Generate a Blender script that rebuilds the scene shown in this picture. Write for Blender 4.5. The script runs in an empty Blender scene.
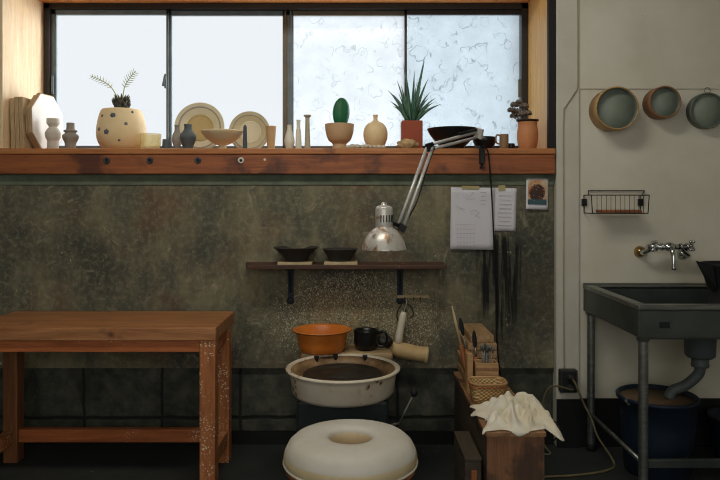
import bpy, math, random
from mathutils import Vector, Matrix, Euler, noise as mnoise

random.seed(7)
SC = bpy.context.scene
COL = SC.collection
PI = math.pi
# ------------------------------------------------------------------ camera
F, D, H, CX, CY = 667.0, 3.3, 1.21, 360.0, 200.0
cam = bpy.data.objects.new('camera', bpy.data.cameras.new('camera'))
COL.objects.link(cam)
cam.location = (0, -D, H)
cam.rotation_euler = (PI / 2, 0, 0)
cam.data.sensor_width = 36
cam.data.lens = F / 720 * 36
cam.data.shift_y = (CY - 240) / 720
cam.data.clip_start = 0.05
SC.camera = cam
SC.view_settings.view_transform = 'Standard'
SC.view_settings.look = 'None'
SC.view_settings.exposure = 0
SC.view_settings.gamma = 1


def U(Y):                      # metres per pixel of the photo at depth Y
    return (D + Y) / F


def at(px, py, Y):             # a spot in the photo that lies at depth Y
    return ((px - CX) * U(Y), Y, H + (CY - py) * U(Y))


# ------------------------------------------------------------------ materials
def S(r, g, b):
    def c(v):
        v /= 255
        return v / 12.92 if v <= 0.04045 else ((v + 0.055) / 1.055) ** 2.4
    return (c(r), c(g), c(b), 1)


class NT:
    def __init__(s, name):
        s.m = bpy.data.materials.new(name)
        s.m.use_nodes = True
        s.t = s.m.node_tree
        s.t.nodes.clear()
        s.out = s.n('ShaderNodeOutputMaterial')
        s.co = None

    def n(s, kind, **kw):
        nd = s.t.nodes.new(kind)
        for k, v in kw.items():
            setattr(nd, k, v)
        return nd

    def l(s, a, b):
        s.t.links.new(a, b)

    def set(s, sock, v):
        if hasattr(v, 'is_output'):
            s.l(v, sock)
        else:
            sock.default_value = v

    def coord(s):
        if s.co is None:
            s.co = s.n('ShaderNodeTexCoord').outputs['Object']
        return s.co

    def mapping(s, scale=(1, 1, 1), loc=(0, 0, 0)):
        m = s.n('ShaderNodeMapping')
        s.l(s.coord(), m.inputs['Vector'])
        m.inputs['Scale'].default_value = scale
        m.inputs['Location'].default_value = loc
        return m.outputs[0]

    def noise(s, scale, detail=4, rough=.55, vec=None, dist=0):
        nd = s.n('ShaderNodeTexNoise')
        s.l(vec if vec is not None else s.coord(), nd.inputs['Vector'])
        nd.inputs['Scale'].default_value = scale
        nd.inputs['Detail'].default_value = detail
        nd.inputs['Roughness'].default_value = rough
        nd.inputs['Distortion'].default_value = dist
        return nd.outputs['Fac']

    def ramp(s, fac, lo, hi, a=0, b=1):
        nd = s.n('ShaderNodeMapRange')
        nd.clamp = True
        s.l(fac, nd.inputs['Value'])
        nd.inputs['From Min'].default_value = lo
        nd.inputs['From Max'].default_value = hi
        nd.inputs['To Min'].default_value = a
        nd.inputs['To Max'].default_value = b
        return nd.outputs[0]

    def math(s, op, a, b=0.0, c=0.0):
        nd = s.n('ShaderNodeMath', operation=op)
        s.set(nd.inputs[0], a)
        s.set(nd.inputs[1], b)
        s.set(nd.inputs[2], c)
        return nd.outputs[0]

    def mix(s, fac, a, b, blend='MIX'):
        nd = s.n('ShaderNodeMix', data_type='RGBA', blend_type=blend)
        s.set(nd.inputs[0], fac)
        s.set(nd.inputs[6], a)
        s.set(nd.inputs[7], b)
        return nd.outputs[2]

    def dots(s, scale, size, vec=None):
        v = s.n('ShaderNodeTexVoronoi')
        s.l(vec if vec is not None else s.coord(), v.inputs['Vector'])
        v.inputs['Scale'].default_value = scale
        return s.ramp(v.outputs['Distance'], size, size * .7)

    def xyz(s):
        nd = s.n('ShaderNodeSeparateXYZ')
        s.l(s.coord(), nd.inputs[0])
        return nd.outputs

    def blob(s, x, z, rx, rz, soft=1.0):      # elliptic stain mask on a wall, 1 in the middle
        o = s.xyz()
        a = s.math('POWER', s.math('ABSOLUTE', s.math('DIVIDE', s.math('SUBTRACT', o[0], x), rx)), 2)
        b = s.math('POWER', s.math('ABSOLUTE', s.math('DIVIDE', s.math('SUBTRACT', o[2], z), rz)), 2)
        return s.ramp(s.math('SQRT', s.math('ADD', a, b)), 1, 1 - soft)

    def finish(s, color, rough=.6, metal=0, bump=None, bstr=.2, bdist=.01, spec=.5, **kw):
        p = s.n('ShaderNodeBsdfPrincipled')
        s.set(p.inputs['Base Color'], color)
        s.set(p.inputs['Roughness'], rough)
        p.inputs['Metallic'].default_value = metal
        p.inputs['Specular IOR Level'].default_value = spec
        for k, v in kw.items():
            s.set(p.inputs[k], v)
        if bump is not None:
            b = s.n('ShaderNodeBump')
            b.inputs['Strength'].default_value = bstr
            b.inputs['Distance'].default_value = bdist
            s.l(bump, b.inputs['Height'])
            s.l(b.outputs[0], p.inputs['Normal'])
        s.l(p.outputs[0], s.out.inputs[0])
        return s.m


def plain(name, c, c2=None, scale=12, rough=.6, metal=0, bstr=.1, spec=.4, spot=None, stretch=(1, 1, 1), lo=.35, hi=.68):
    t = NT(name)
    v = t.mapping(stretch)
    f = t.noise(scale, 5, .6, v)
    col = t.mix(t.ramp(f, lo, hi), c, c2 or tuple(x * .75 for x in c[:3]) + (1,))
    if spot:                                  # (colour, dot scale, dot size, patch scale, patch threshold)
        w = t.noise(spot[1] * 1.7, 2)
        vv = t.n('ShaderNodeVectorMath', operation='ADD')
        t.l(t.coord(), vv.inputs[0])
        sc = t.n('ShaderNodeVectorMath', operation='SCALE')
        t.l(w, sc.inputs[0])
        sc.inputs['Scale'].default_value = .6 / spot[1]
        t.l(sc.outputs[0], vv.inputs[1])
        k = t.math('MULTIPLY', t.dots(spot[1], spot[2], vv.outputs[0]), t.ramp(t.noise(spot[3], 3), spot[4], spot[4] + .08))
        col = t.mix(k, col, spot[0])
    return t.finish(col, rough, metal, f, bstr, .01, spec)


def wood(name, c, c2, axis=0, scale=6, rough=.55, bstr=.12, dark=None, spot=None, spec=.4):
    t = NT(name)
    st = [9, 9, 9]
    st[axis] = .7
    v = t.mapping(tuple(st))
    g = t.noise(scale, 6, .62, v, .6)
    fine = t.noise(scale * 5, 3, .6, v)
    col = t.mix(t.ramp(g, .34, .66), c, c2)
    col = t.mix(t.ramp(fine, .5, .75, 0, .35), col, tuple(x * .45 for x in c2[:3]) + (1,))
    if dark:                                  # worn, stained patches
        col = t.mix(t.ramp(t.noise(dark[1], 4, .6), dark[2], dark[2] + .09, 0, .85), col, dark[0])
    if spot:
        k = t.math('MULTIPLY', t.dots(spot[1], spot[2]), t.ramp(t.noise(spot[3], 3), spot[4], spot[4] + .1))
        col = t.mix(k, col, spot[0])
    return t.finish(col, rough, 0, g, bstr, .008, spec)


MAT = {}
# room
def concrete_wall():
    t = NT('stained_concrete')
    streak = t.noise(16, 6, .7, t.mapping((1, 1, .16), (2, 0, 5)))
    blot = t.noise(9, 7, .75, t.mapping((1, 1, 1), (11, 0, 3)), 1.2)
    big = t.noise(1.7, 6, .62)
    mid = t.noise(5.5, 7, .68, t.mapping((1, 1, .45), (3, 0, 1)))
    fin = t.noise(38, 5, .7)
    col = t.mix(t.ramp(big, .38, .62), S(78, 77, 65), S(140, 131, 101))
    col = t.mix(t.ramp(mid, .46, .60, 0, .7), col, S(70, 74, 66))
    col = t.mix(t.ramp(t.noise(3.1, 5, .6, t.mapping((1, 1, 1), (7, 2, 4))), .54, .68, 0, .55), col, S(112, 82, 62))
    col = t.mix(t.ramp(fin, .48, .70, 0, .5), col, S(158, 152, 122))
    col = t.mix(t.ramp(streak, .50, .68, 0, .3), col, S(64, 66, 58))
    col = t.mix(t.ramp(blot, .56, .66, 0, .5), col, S(172, 162, 130))
    # pale scrape clusters
    sc = t.math('MULTIPLY', t.dots(34, .19, t.mapping((1, 1, .75))), t.ramp(t.noise(6, 3, .6, t.mapping((1, 1, 1), (1, 5, 2))), .62, .66))
    col = t.mix(t.math('MULTIPLY', sc, .8), col, S(205, 200, 178))
    # clay smear and slip splashes behind the wheel
    smear = t.math('MULTIPLY', t.blob(-.04, .62, .26, .2, .95), t.ramp(t.noise(13, 5, .7), .36, .62))
    col = t.mix(t.math('MULTIPLY', smear, .8), col, S(158, 130, 84))
    warp = t.n('ShaderNodeVectorMath', operation='ADD')
    t.l(t.mapping((1, 1, .8)), warp.inputs[0])
    ws = t.n('ShaderNodeVectorMath', operation='SCALE')
    nn = t.n('ShaderNodeTexNoise')
    t.l(t.coord(), nn.inputs['Vector'])
    nn.inputs['Scale'].default_value = 60
    t.l(nn.outputs['Color'], ws.inputs[0])
    ws.inputs['Scale'].default_value = .016
    t.l(ws.outputs[0], warp.inputs[1])
    m1 = t.blob(-.02, .62, .74, .40, .85)
    d1 = t.math('MULTIPLY', t.dots(80, .30, warp.outputs[0]), t.ramp(t.math('ADD', m1, t.noise(55, 3, .6)), .92, 1.08))
    col = t.mix(t.math('MULTIPLY', d1, .8), col, S(206, 198, 168))
    d2 = t.math('MULTIPLY', t.dots(150, .46, warp.outputs[0]), t.ramp(t.math('ADD', m1, t.noise(30, 3, .6)), .96, 1.14))
    col = t.mix(t.math('MULTIPLY', d2, .65), col, S(188, 178, 146))
    # black glaze runs under the pinned papers
    o = t.xyz()
    col = t.mix(t.math('MULTIPLY', t.blob(.74, .78, .30, .42, .9), t.ramp(t.noise(7, 5, .65), .3, .6, .25, .8)), col, S(40, 41, 36))
    run = t.noise(38, 5, .65, t.mapping((1, 1, .06)))
    top = t.ramp(o[2], 1.06, .98)
    bot = t.ramp(o[2], .36, .75)
    mask = t.math('MULTIPLY', t.math('MULTIPLY', top, bot), t.blob(.69, .85, .17, .8, .75))
    drip = t.ramp(t.math('MULTIPLY', mask, t.ramp(run, .40, .62)), .10, .50)
    col = t.mix(t.math('MULTIPLY', drip, .94), col, S(14, 15, 15))
    hb = t.math('ADD', t.math('MULTIPLY', fin, .5), mid)
    return t.finish(col, .82, 0, hb, .35, .008, .3)


MAT['concrete'] = concrete_wall()


def block_wall():
    t = NT('dark_block_foundation')
    o = t.xyz()
    f = t.noise(14, 6, .65)
    col = t.mix(t.ramp(f, .38, .64), S(60, 64, 57), S(92, 91, 77))
    col = t.mix(t.ramp(t.noise(4, 4, .6), .5, .66, 0, .6), col, S(34, 37, 35))
    xx = t.math('ABSOLUTE', t.math('SUBTRACT', t.math('FRACT', t.math('ADD', t.math('DIVIDE', o[0], .39), t.math('MULTIPLY', t.noise(9, 3), .05))), .5))
    j = t.ramp(xx, .025, .012)
    h2 = t.ramp(t.math('ABSOLUTE', t.math('SUBTRACT', o[2], t.math('ADD', .115, t.math('MULTIPLY', t.noise(8, 2), .02)))), .012, .005)
    col = t.mix(t.math('MAXIMUM', j, h2), col, S(40, 43, 38))
    return t.finish(col, .85, 0, t.math('SUBTRACT', f, t.math('MAXIMUM', j, h2)), .5, .012, .25)


MAT['block'] = block_wall()
MAT['band'] = plain('grey_green_render', S(112, 120, 98), S(84, 92, 78), 9, .85, bstr=.3)


def white_wall():
    t = NT('off_white_plaster')
    f = t.noise(3, 5, .6)
    col = t.mix(t.ramp(f, .35, .7), S(221, 216, 198), S(208, 202, 180))
    col = t.mix(t.ramp(t.noise(1.1, 3), .5, .7, 0, .5), col, S(190, 184, 156))
    col = t.mix(t.math('MULTIPLY', t.dots(18, .07), t.ramp(t.noise(5, 2), .6, .66, 0, .6)), col, S(120, 105, 80))
    return t.finish(col, .7, 0, t.noise(60, 4), .06, .004, .3)


MAT['white'] = white_wall()
MAT['post_white'] = plain('cream_painted_post', S(208, 204, 188), S(196, 190, 170), 4, .65, bstr=.05)
MAT['ceiling'] = plain('ceiling_paint', S(150, 146, 136), S(136, 130, 120), 4, .8)
MAT['sidewall'] = plain('side_plaster', S(118, 114, 100), S(96, 92, 80), 3, .85, bstr=.2)
MAT['floor'] = plain('dark_concrete_floor', S(48, 51, 47), S(36, 39, 37), 5, .75, bstr=.25, spot=(S(110, 106, 92), 30, .2, 4, .6))
MAT['skirting'] = plain('black_skirting', S(24, 25, 25), S(16, 17, 17), 10, .5)
MAT['darkpost'] = wood('dark_trim_wood', S(34, 26, 22), S(22, 17, 15), 2, 6, .6)
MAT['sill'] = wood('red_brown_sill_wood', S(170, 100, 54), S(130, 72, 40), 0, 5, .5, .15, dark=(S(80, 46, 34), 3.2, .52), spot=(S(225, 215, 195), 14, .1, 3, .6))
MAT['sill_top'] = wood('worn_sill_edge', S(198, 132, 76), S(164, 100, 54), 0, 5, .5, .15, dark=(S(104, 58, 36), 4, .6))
MAT['lintel'] = wood('orange_lintel_wood', S(238, 166, 96), S(222, 142, 72), 0, 4, .5)
MAT['reveal'] = wood('pale_reveal_wood', S(244, 222, 182), S(234, 200, 150), 2, 5, .5)  # left lining: window bloom put into a lighter wood colour
MAT['reveal_r'] = wood('honey_reveal_wood', S(238, 196, 120), S(220, 166, 94), 2, 5, .5)
MAT['alu'] = plain('grey_blue_aluminium', S(112, 124, 128), S(98, 110, 114), 20, .5, .0)  # left sashes: window glare mixed into the frame colour as pale haze
MAT['bronze'] = plain('dark_bronze_frame', S(44, 38, 32), S(34, 30, 26), 20, .45, .0)
MAT['midbronze'] = plain('olive_bronze_frame', S(112, 104, 84), S(96, 88, 70), 20, .45, .0)


def clear_glass():
    t = NT('clear_window_glass')
    tr = t.n('ShaderNodeBsdfTransparent')
    tr.inputs[0].default_value = (.97, .985, .985, 1)
    gl = t.n('ShaderNodeBsdfGlossy')
    gl.inputs['Roughness'].default_value = .02
    fr = t.n('ShaderNodeFresnel')
    fr.inputs['IOR'].default_value = 1.12
    mx = t.n('ShaderNodeMixShader')
    t.l(fr.outputs[0], mx.inputs[0])
    t.l(tr.outputs[0], mx.inputs[1])
    t.l(gl.outputs[0], mx.inputs[2])
    t.l(mx.outputs[0], t.out.inputs[0])
    return t.m


def figured_glass(name, k, tint):
    t = NT(name)
    # pressed loops and leaf outlines
    wn = t.n('ShaderNodeTexNoise')
    t.l(t.coord(), wn.inputs['Vector'])
    wn.inputs['Scale'].default_value = 9
    wn.inputs['Detail'].default_value = 2
    ws = t.n('ShaderNodeVectorMath', operation='SCALE')
    t.l(wn.outputs['Color'], ws.inputs[0])
    ws.inputs['Scale'].default_value = .13
    ad = t.n('ShaderNodeVectorMath', operation='ADD')
    t.l(t.mapping((1, 1, .8)), ad.inputs[0])
    t.l(ws.outputs[0], ad.inputs[1])

    def rings(sc, rad, w):
        v = t.n('ShaderNodeTexVoronoi')
        t.l(ad.outputs[0], v.inputs['Vector'])
        v.inputs['Scale'].default_value = sc
        v.inputs['Randomness'].default_value = 1
        return t.ramp(t.math('ABSOLUTE', t.math('SUBTRACT', v.outputs['Distance'], rad)), w, w * .3)
    lines = t.math('MAXIMUM', rings(9, .34, .022), rings(12.5, .36, .03))
    lines = t.math('MULTIPLY', lines, t.ramp(t.noise(13, 3), .44, .56))
    soft = t.noise(11, 4, .6)
    c = t.mix(t.ramp(soft, .3, .7), tuple(.93 * q for q in tint[:3]) + (1,), tint)
    c = t.mix(t.math('MULTIPLY', lines, k), c, (.24, .29, .29, 1))
    tr = t.n('ShaderNodeBsdfTransparent')
    t.l(c, tr.inputs[0])
    tl = t.n('ShaderNodeBsdfTranslucent')
    t.l(c, tl.inputs[0])
    mx = t.n('ShaderNodeMixShader')
    mx.inputs[0].default_value = .15
    t.l(tr.outputs[0], mx.inputs[1])
    t.l(tl.outputs[0], mx.inputs[2])
    gl = t.n('ShaderNodeBsdfGlossy')
    gl.inputs['Roughness'].default_value = .15
    m2 = t.n('ShaderNodeMixShader')
    m2.inputs[0].default_value = .04
    t.l(mx.outputs[0], m2.inputs[1])
    t.l(gl.outputs[0], m2.inputs[2])
    t.l(m2.outputs[0], t.out.inputs[0])
    return t.m


MAT['glass'] = clear_glass()
MAT['figured'] = figured_glass('figured_glass', .5, (.74, .80, .825, 1))
MAT['figured_soft'] = figured_glass('figured_glass_soft', .25, (.85, .88, .89, 1))  # same glass, lens glow painted in as paler tint and fainter pattern

# furniture and things
MAT['table_top'] = wood('table_top_wood', S(190, 132, 84), S(148, 96, 58), 0, 4, .42, .1, dark=(S(80, 50, 32), 5, .63))
MAT['table_rail'] = wood('table_rail_wood', S(194, 112, 60), S(156, 84, 44), 0, 5, .5, .1, spot=(S(220, 200, 170), 90, .34, 5, .56))
MAT['table_leg'] = wood('table_leg_wood', S(196, 124, 72), S(156, 92, 52), 2, 5, .5, .12, spot=(S(232, 214, 180), 90, .36, 8, .46))
MAT['table_leg_plain'] = wood('table_leg_wood_clean', S(158, 104, 64), S(120, 76, 46), 2, 5, .5, .12)
MAT['pan'] = plain('stained_white_plastic', S(226, 216, 194), S(208, 194, 166), 7, .45, spot=(S(120, 82, 48), 30, .34, 7, .52))
MAT['pan_in'] = plain('slip_covered_plastic', S(168, 138, 98), S(104, 78, 52), 13, .5, bstr=.2)
MAT['wheelhead'] = plain('dark_slip_metal', S(66, 62, 52), S(42, 40, 36), 14, .5, .2, bstr=.3)
MAT['deck'] = plain('tan_plastic_deck', S(190, 164, 120), S(160, 132, 92), 9, .5)
MAT['dryercream'] = plain('yellowed_cream_plastic', S(218, 188, 136), S(192, 158, 106), 9, .45)
MAT['wheelbase'] = plain('dark_green_steel', S(40, 52, 50), S(28, 38, 38), 8, .5, spot=(S(150, 150, 140), 40, .18, 9, .6))
MAT['orange'] = plain('orange_plastic', S(224, 134, 54), S(202, 112, 40), 6, .38, bstr=.03)
MAT['orange_edge'] = plain('dark_orange_rim', S(120, 62, 28), S(90, 46, 22), 20, .45)
MAT['black'] = plain('black_glaze', S(28, 27, 26), S(18, 18, 18), 8, .3)
MAT['blackmatte'] = plain('black_matte', S(30, 31, 32), S(20, 21, 22), 8, .65)
MAT['seat'] = plain('white_vinyl', S(214, 209, 196), S(198, 190, 170), 4, .5, bstr=.05, spot=(S(200, 176, 130), 16, .2, 4, .6))
MAT['seat_side'] = plain('yellowed_vinyl', S(224, 206, 164), S(206, 184, 140), 6, .5, bstr=.05, spot=(S(120, 90, 52), 22, .16, 5, .55))
MAT['seat_drum'] = plain('terracotta_drum', S(166, 98, 56), S(128, 72, 42), 8, .55)
MAT['steel'] = plain('brushed_dark_steel', S(150, 152, 146), S(118, 122, 118), 10, .38, .85, stretch=(1, 6, 6), bstr=.05)
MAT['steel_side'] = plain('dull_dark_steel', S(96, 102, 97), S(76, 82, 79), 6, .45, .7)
MAT['chrome'] = plain('chrome', S(200, 202, 200), S(180, 182, 180), 10, .14, 1)
MAT['brassy'] = plain('worn_brass', S(180, 150, 100), S(150, 122, 78), 10, .25, .9)
MAT['iron'] = plain('dark_iron', S(36, 38, 42), S(26, 28, 31), 12, .55, .4)
MAT['ironblue'] = plain('blue_black_iron', S(36, 44, 54), S(26, 32, 40), 12, .55, .2)
MAT['pvc'] = plain('grey_pvc', S(92, 100, 98), S(76, 84, 82), 8, .5)
MAT['bluebin'] = plain('blue_plastic', S(28, 42, 58), S(20, 32, 46), 6, .5, spot=(S(170, 172, 160), 12, .24, 5, .57))
MAT['binlid'] = plain('tan_board', S(128, 104, 76), S(104, 82, 58), 10, .7)
MAT['shelfwood'] = wood('dark_red_shelf_wood', S(102, 68, 48), S(66, 46, 36), 0, 6, .6, .2, spot=(S(190, 170, 140), 30, .2, 5, .56))
MAT['bat'] = plain('pale_board', S(206, 184, 144), S(180, 156, 116), 14, .7)
MAT['darkclay'] = plain('dark_grey_clay', S(62, 57, 52), S(48, 44, 40), 7, .75)
MAT['benchwood'] = wood('worn_bench_wood', S(172, 130, 90), S(126, 92, 62), 1, 5, .6, .2, dark=(S(66, 44, 30), 5, .55))
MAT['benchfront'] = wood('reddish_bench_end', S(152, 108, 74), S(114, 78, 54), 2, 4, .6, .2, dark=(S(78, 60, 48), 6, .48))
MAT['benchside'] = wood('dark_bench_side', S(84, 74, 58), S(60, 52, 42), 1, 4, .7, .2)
MAT['stack'] = wood('brown_stacked_board', S(188, 152, 108), S(140, 110, 76), 1, 6, .65, .2)
MAT['toolbox'] = wood('pale_tub_wood', S(202, 160, 110), S(168, 128, 84), 0, 6, .6)
MAT['handle'] = wood('orange_handle_wood', S(178, 110, 62), S(146, 84, 44), 2, 6, .5)
MAT['toolmetal'] = plain('grey_tool_metal', S(150, 150, 140), S(100, 98, 90), 20, .4, .6)
MAT['linen'] = plain('white_linen', S(238, 232, 214), S(220, 208, 176), 12, .85, bstr=.2, spot=(S(180, 140, 80), 30, .3, 7, .64))
MAT['paper'] = plain('white_paper', S(222, 220, 222), S(214, 210, 214), 3, .8, bstr=.02)
MAT['pencil'] = plain('pencil_marks', S(128, 126, 134), S(140, 138, 146), 20, .8)
MAT['tape'] = plain('masking_tape', S(190, 176, 122), S(176, 160, 108), 20, .7)
MAT['cord_black'] = plain('black_cord', S(18, 18, 19), S(14, 14, 15), 20, .5)
MAT['cord_yellow'] = plain('dingy_cord', S(122, 110, 78), S(100, 90, 64), 20, .6)
MAT['cord_white'] = plain('cream_cable', S(176, 168, 140), S(160, 150, 122), 20, .6)
MAT['outlet'] = plain('dark_outlet', S(52, 54, 52), S(40, 42, 40), 20, .5)


def lamp_skin():
    t = NT('spattered_aluminium')
    f = t.noise(10, 4)
    col = t.mix(t.ramp(f, .35, .7), S(214, 210, 200), S(190, 184, 172))
    st = t.ramp(t.noise(17, 5, .65, t.mapping((1, 1, .8), (2, 3, 1))), .53, .60)
    col = t.mix(t.math('MULTIPLY', st, .8), col, S(150, 104, 58))
    dk = t.ramp(t.noise(26, 4, .6, t.mapping((1, 1, 1), (5, 0, 2))), .60, .66)
    col = t.mix(t.math('MULTIPLY', dk, .7), col, S(96, 72, 48))
    return t.finish(col, .36, .4, f, .05, .004)


MAT['lampmetal'] = lamp_skin()
MAT['lamparm'] = plain('silver_lamp_arm', S(204, 204, 198), S(184, 184, 178), 12, .4, .35)
MAT['lampin'] = plain('white_reflector', S(220, 218, 208), S(208, 204, 190), 6, .5)
MAT['sievewood'] = wood('bent_sieve_wood', S(196, 158, 98), S(168, 128, 74), 0, 6, .5)
MAT['sievewood2'] = wood('brown_sieve_wood', S(164, 114, 74), S(138, 92, 58), 0, 6, .5)
MAT['sievemetal'] = plain('dull_sieve_tin', S(112, 120, 106), S(92, 100, 88), 8, .5, .2)


def mesh_screen():
    t = NT('fine_sieve_mesh')
    o = t.xyz()
    w = t.math('ADD', t.math('ABSOLUTE', t.math('SINE', t.math('MULTIPLY', o[0], 1400))), t.math('ABSOLUTE', t.math('SINE', t.math('MULTIPLY', o[2], 1400))))
    f = t.noise(9, 4)
    col = t.mix(t.ramp(f, .35, .68), S(140, 148, 132), S(120, 128, 114))
    col = t.mix(t.ramp(w, .6, 1.4, 0, .2), col, S(160, 166, 150))
    return t.finish(col, .6, .0, w, .15, .001)


MAT['screen'] = mesh_screen()
MAT['wire'] = plain('rusty_dark_wire', S(66, 62, 54), S(46, 40, 34), 30, .5, .5)
MAT['redbar'] = plain('red_brown_bar', S(168, 104, 66), S(140, 82, 50), 12, .7)
# sill pottery
MAT['greyvase'] = plain('pale_grey_stoneware', S(212, 203, 186), S(190, 180, 164), 9, .7)
MAT['greyvase2'] = plain('mid_grey_stoneware', S(160, 152, 138), S(134, 127, 116), 9, .7)
MAT['bluevase'] = plain('slate_blue_stoneware', S(92, 98, 98), S(74, 80, 82), 9, .65)
MAT['planter'] = plain('cream_planter', S(240, 216, 168), S(228, 198, 146), 5, .6)
MAT['planterspot'] = plain('slate_spot_glaze', S(104, 110, 114), S(84, 92, 98), 12, .5)
MAT['leafpale'] = plain('pale_green_leaf', S(214, 222, 170), S(190, 202, 140), 14, .5)
MAT['caudex'] = plain('dark_scaly_bulb', S(96, 92, 76), S(60, 60, 52), 30, .8, bstr=.5)
MAT['plate'] = plain('cream_plate_glaze', S(228, 220, 190), S(212, 200, 162), 4, .5)
MAT['plate2'] = plain('olive_cream_plate_glaze', S(208, 198, 164), S(190, 178, 138), 5, .5)
MAT['plate3'] = plain('grey_glaze_band', S(178, 174, 156), S(160, 154, 132), 5, .5)
MAT['platecentre'] = plain('honey_plate_glaze', S(202, 178, 120), S(188, 162, 104), 6, .5)
MAT['compote'] = plain('cream_buff_bowl', S(238, 220, 180), S(226, 202, 156), 6, .55)
MAT['tancup'] = plain('tan_cup_clay', S(196, 162, 116), S(174, 138, 94), 8, .65)
MAT['whitevase'] = plain('bone_white_stoneware', S(222, 218, 200), S(206, 200, 178), 9, .65)
MAT['whitevase2'] = plain('khaki_stoneware', S(182, 172, 146), S(160, 150, 124), 9, .65)
MAT['obelisk'] = plain('slate_glaze', S(60, 70, 78), S(48, 56, 64), 9, .5)
MAT['footbowl'] = plain('buff_bowl_clay', S(198, 164, 124), S(178, 144, 104), 7, .7)
MAT['cactus'] = plain('deep_green_cactus', S(30, 104, 62), S(20, 82, 48), 8, .5)
MAT['roundvase'] = plain('sand_vase_clay', S(232, 206, 158), S(214, 184, 134), 6, .6)
MAT['terracotta'] = plain('terracotta', S(160, 78, 52), S(136, 62, 40), 8, .75)
MAT['agave'] = plain('grey_green_agave', S(92, 132, 106), S(54, 94, 74), 10, .5, stretch=(3, 3, .5))
MAT['soil'] = plain('dark_soil', S(50, 40, 32), S(36, 30, 24), 30, .9, bstr=.6)
MAT['stone'] = plain('pale_stone', S(206, 196, 172), S(176, 164, 140), 24, .75, bstr=.4)
MAT['rock'] = plain('tan_pitted_rock', S(198, 168, 120), S(150, 120, 82), 30, .8, bstr=.7)
MAT['mugtan'] = plain('brown_mug_glaze', S(150, 118, 84), S(120, 92, 64), 8, .55)
MAT['orangepot'] = plain('orange_clay_pot', S(206, 140, 92), S(184, 116, 72), 7, .7)
MAT['succulent'] = plain('mauve_grey_succulent', S(132, 116, 102), S(96, 88, 78), 14, .6)
MAT['boardedge'] = plain('birch_ply_edge', S(206, 180, 138), S(150, 120, 84), 26, .7, stretch=(8, .5, .5))
MAT['boardface'] = plain('white_board_face', S(248, 244, 236), S(238, 232, 222), 4, .6)


def amber_glass():
    t = NT('amber_glass')
    p = t.n('ShaderNodeBsdfTransparent')
    f = t.noise(6, 2)
    t.l(t.mix(f, (.98, .95, .84, 1), (.95, .92, .76, 1)), p.inputs[0])
    g = t.n('ShaderNodeBsdfPrincipled')
    g.inputs['Base Color'].default_value = S(244, 234, 196)
    g.inputs['Roughness'].default_value = .1
    mx = t.n('ShaderNodeMixShader')
    mx.inputs[0].default_value = .3
    t.l(p.outputs[0], mx.inputs[1])
    t.l(g.outputs[0], mx.inputs[2])
    t.l(mx.outputs[0], t.out.inputs[0])
    return t.m


MAT['amber'] = amber_glass()
MAT['print'] = None


def photo_print():
    t = NT('plant_picture_print')
    o = t.xyz()
    rad = t.blob(0, .005, .045, .05, .55)
    f = t.noise(60, 4, .7)
    sky = t.mix(t.ramp(t.noise(20, 2), .4, .6), S(196, 120, 66), S(208, 190, 150))
    col = t.mix(t.ramp(t.math('ADD', rad, t.math('MULTIPLY', f, .9)), .62, .82), sky, S(58, 38, 30))
    col = t.mix(t.ramp(o[2], -.022, -.03), col, S(52, 84, 92))
    col = t.mix(t.math('MULTIPLY', t.dots(70, .25), t.ramp(rad, .1, .4)), col, S(196, 98, 48))
    return t.finish(col, .35)


MAT['print'] = photo_print()


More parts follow.
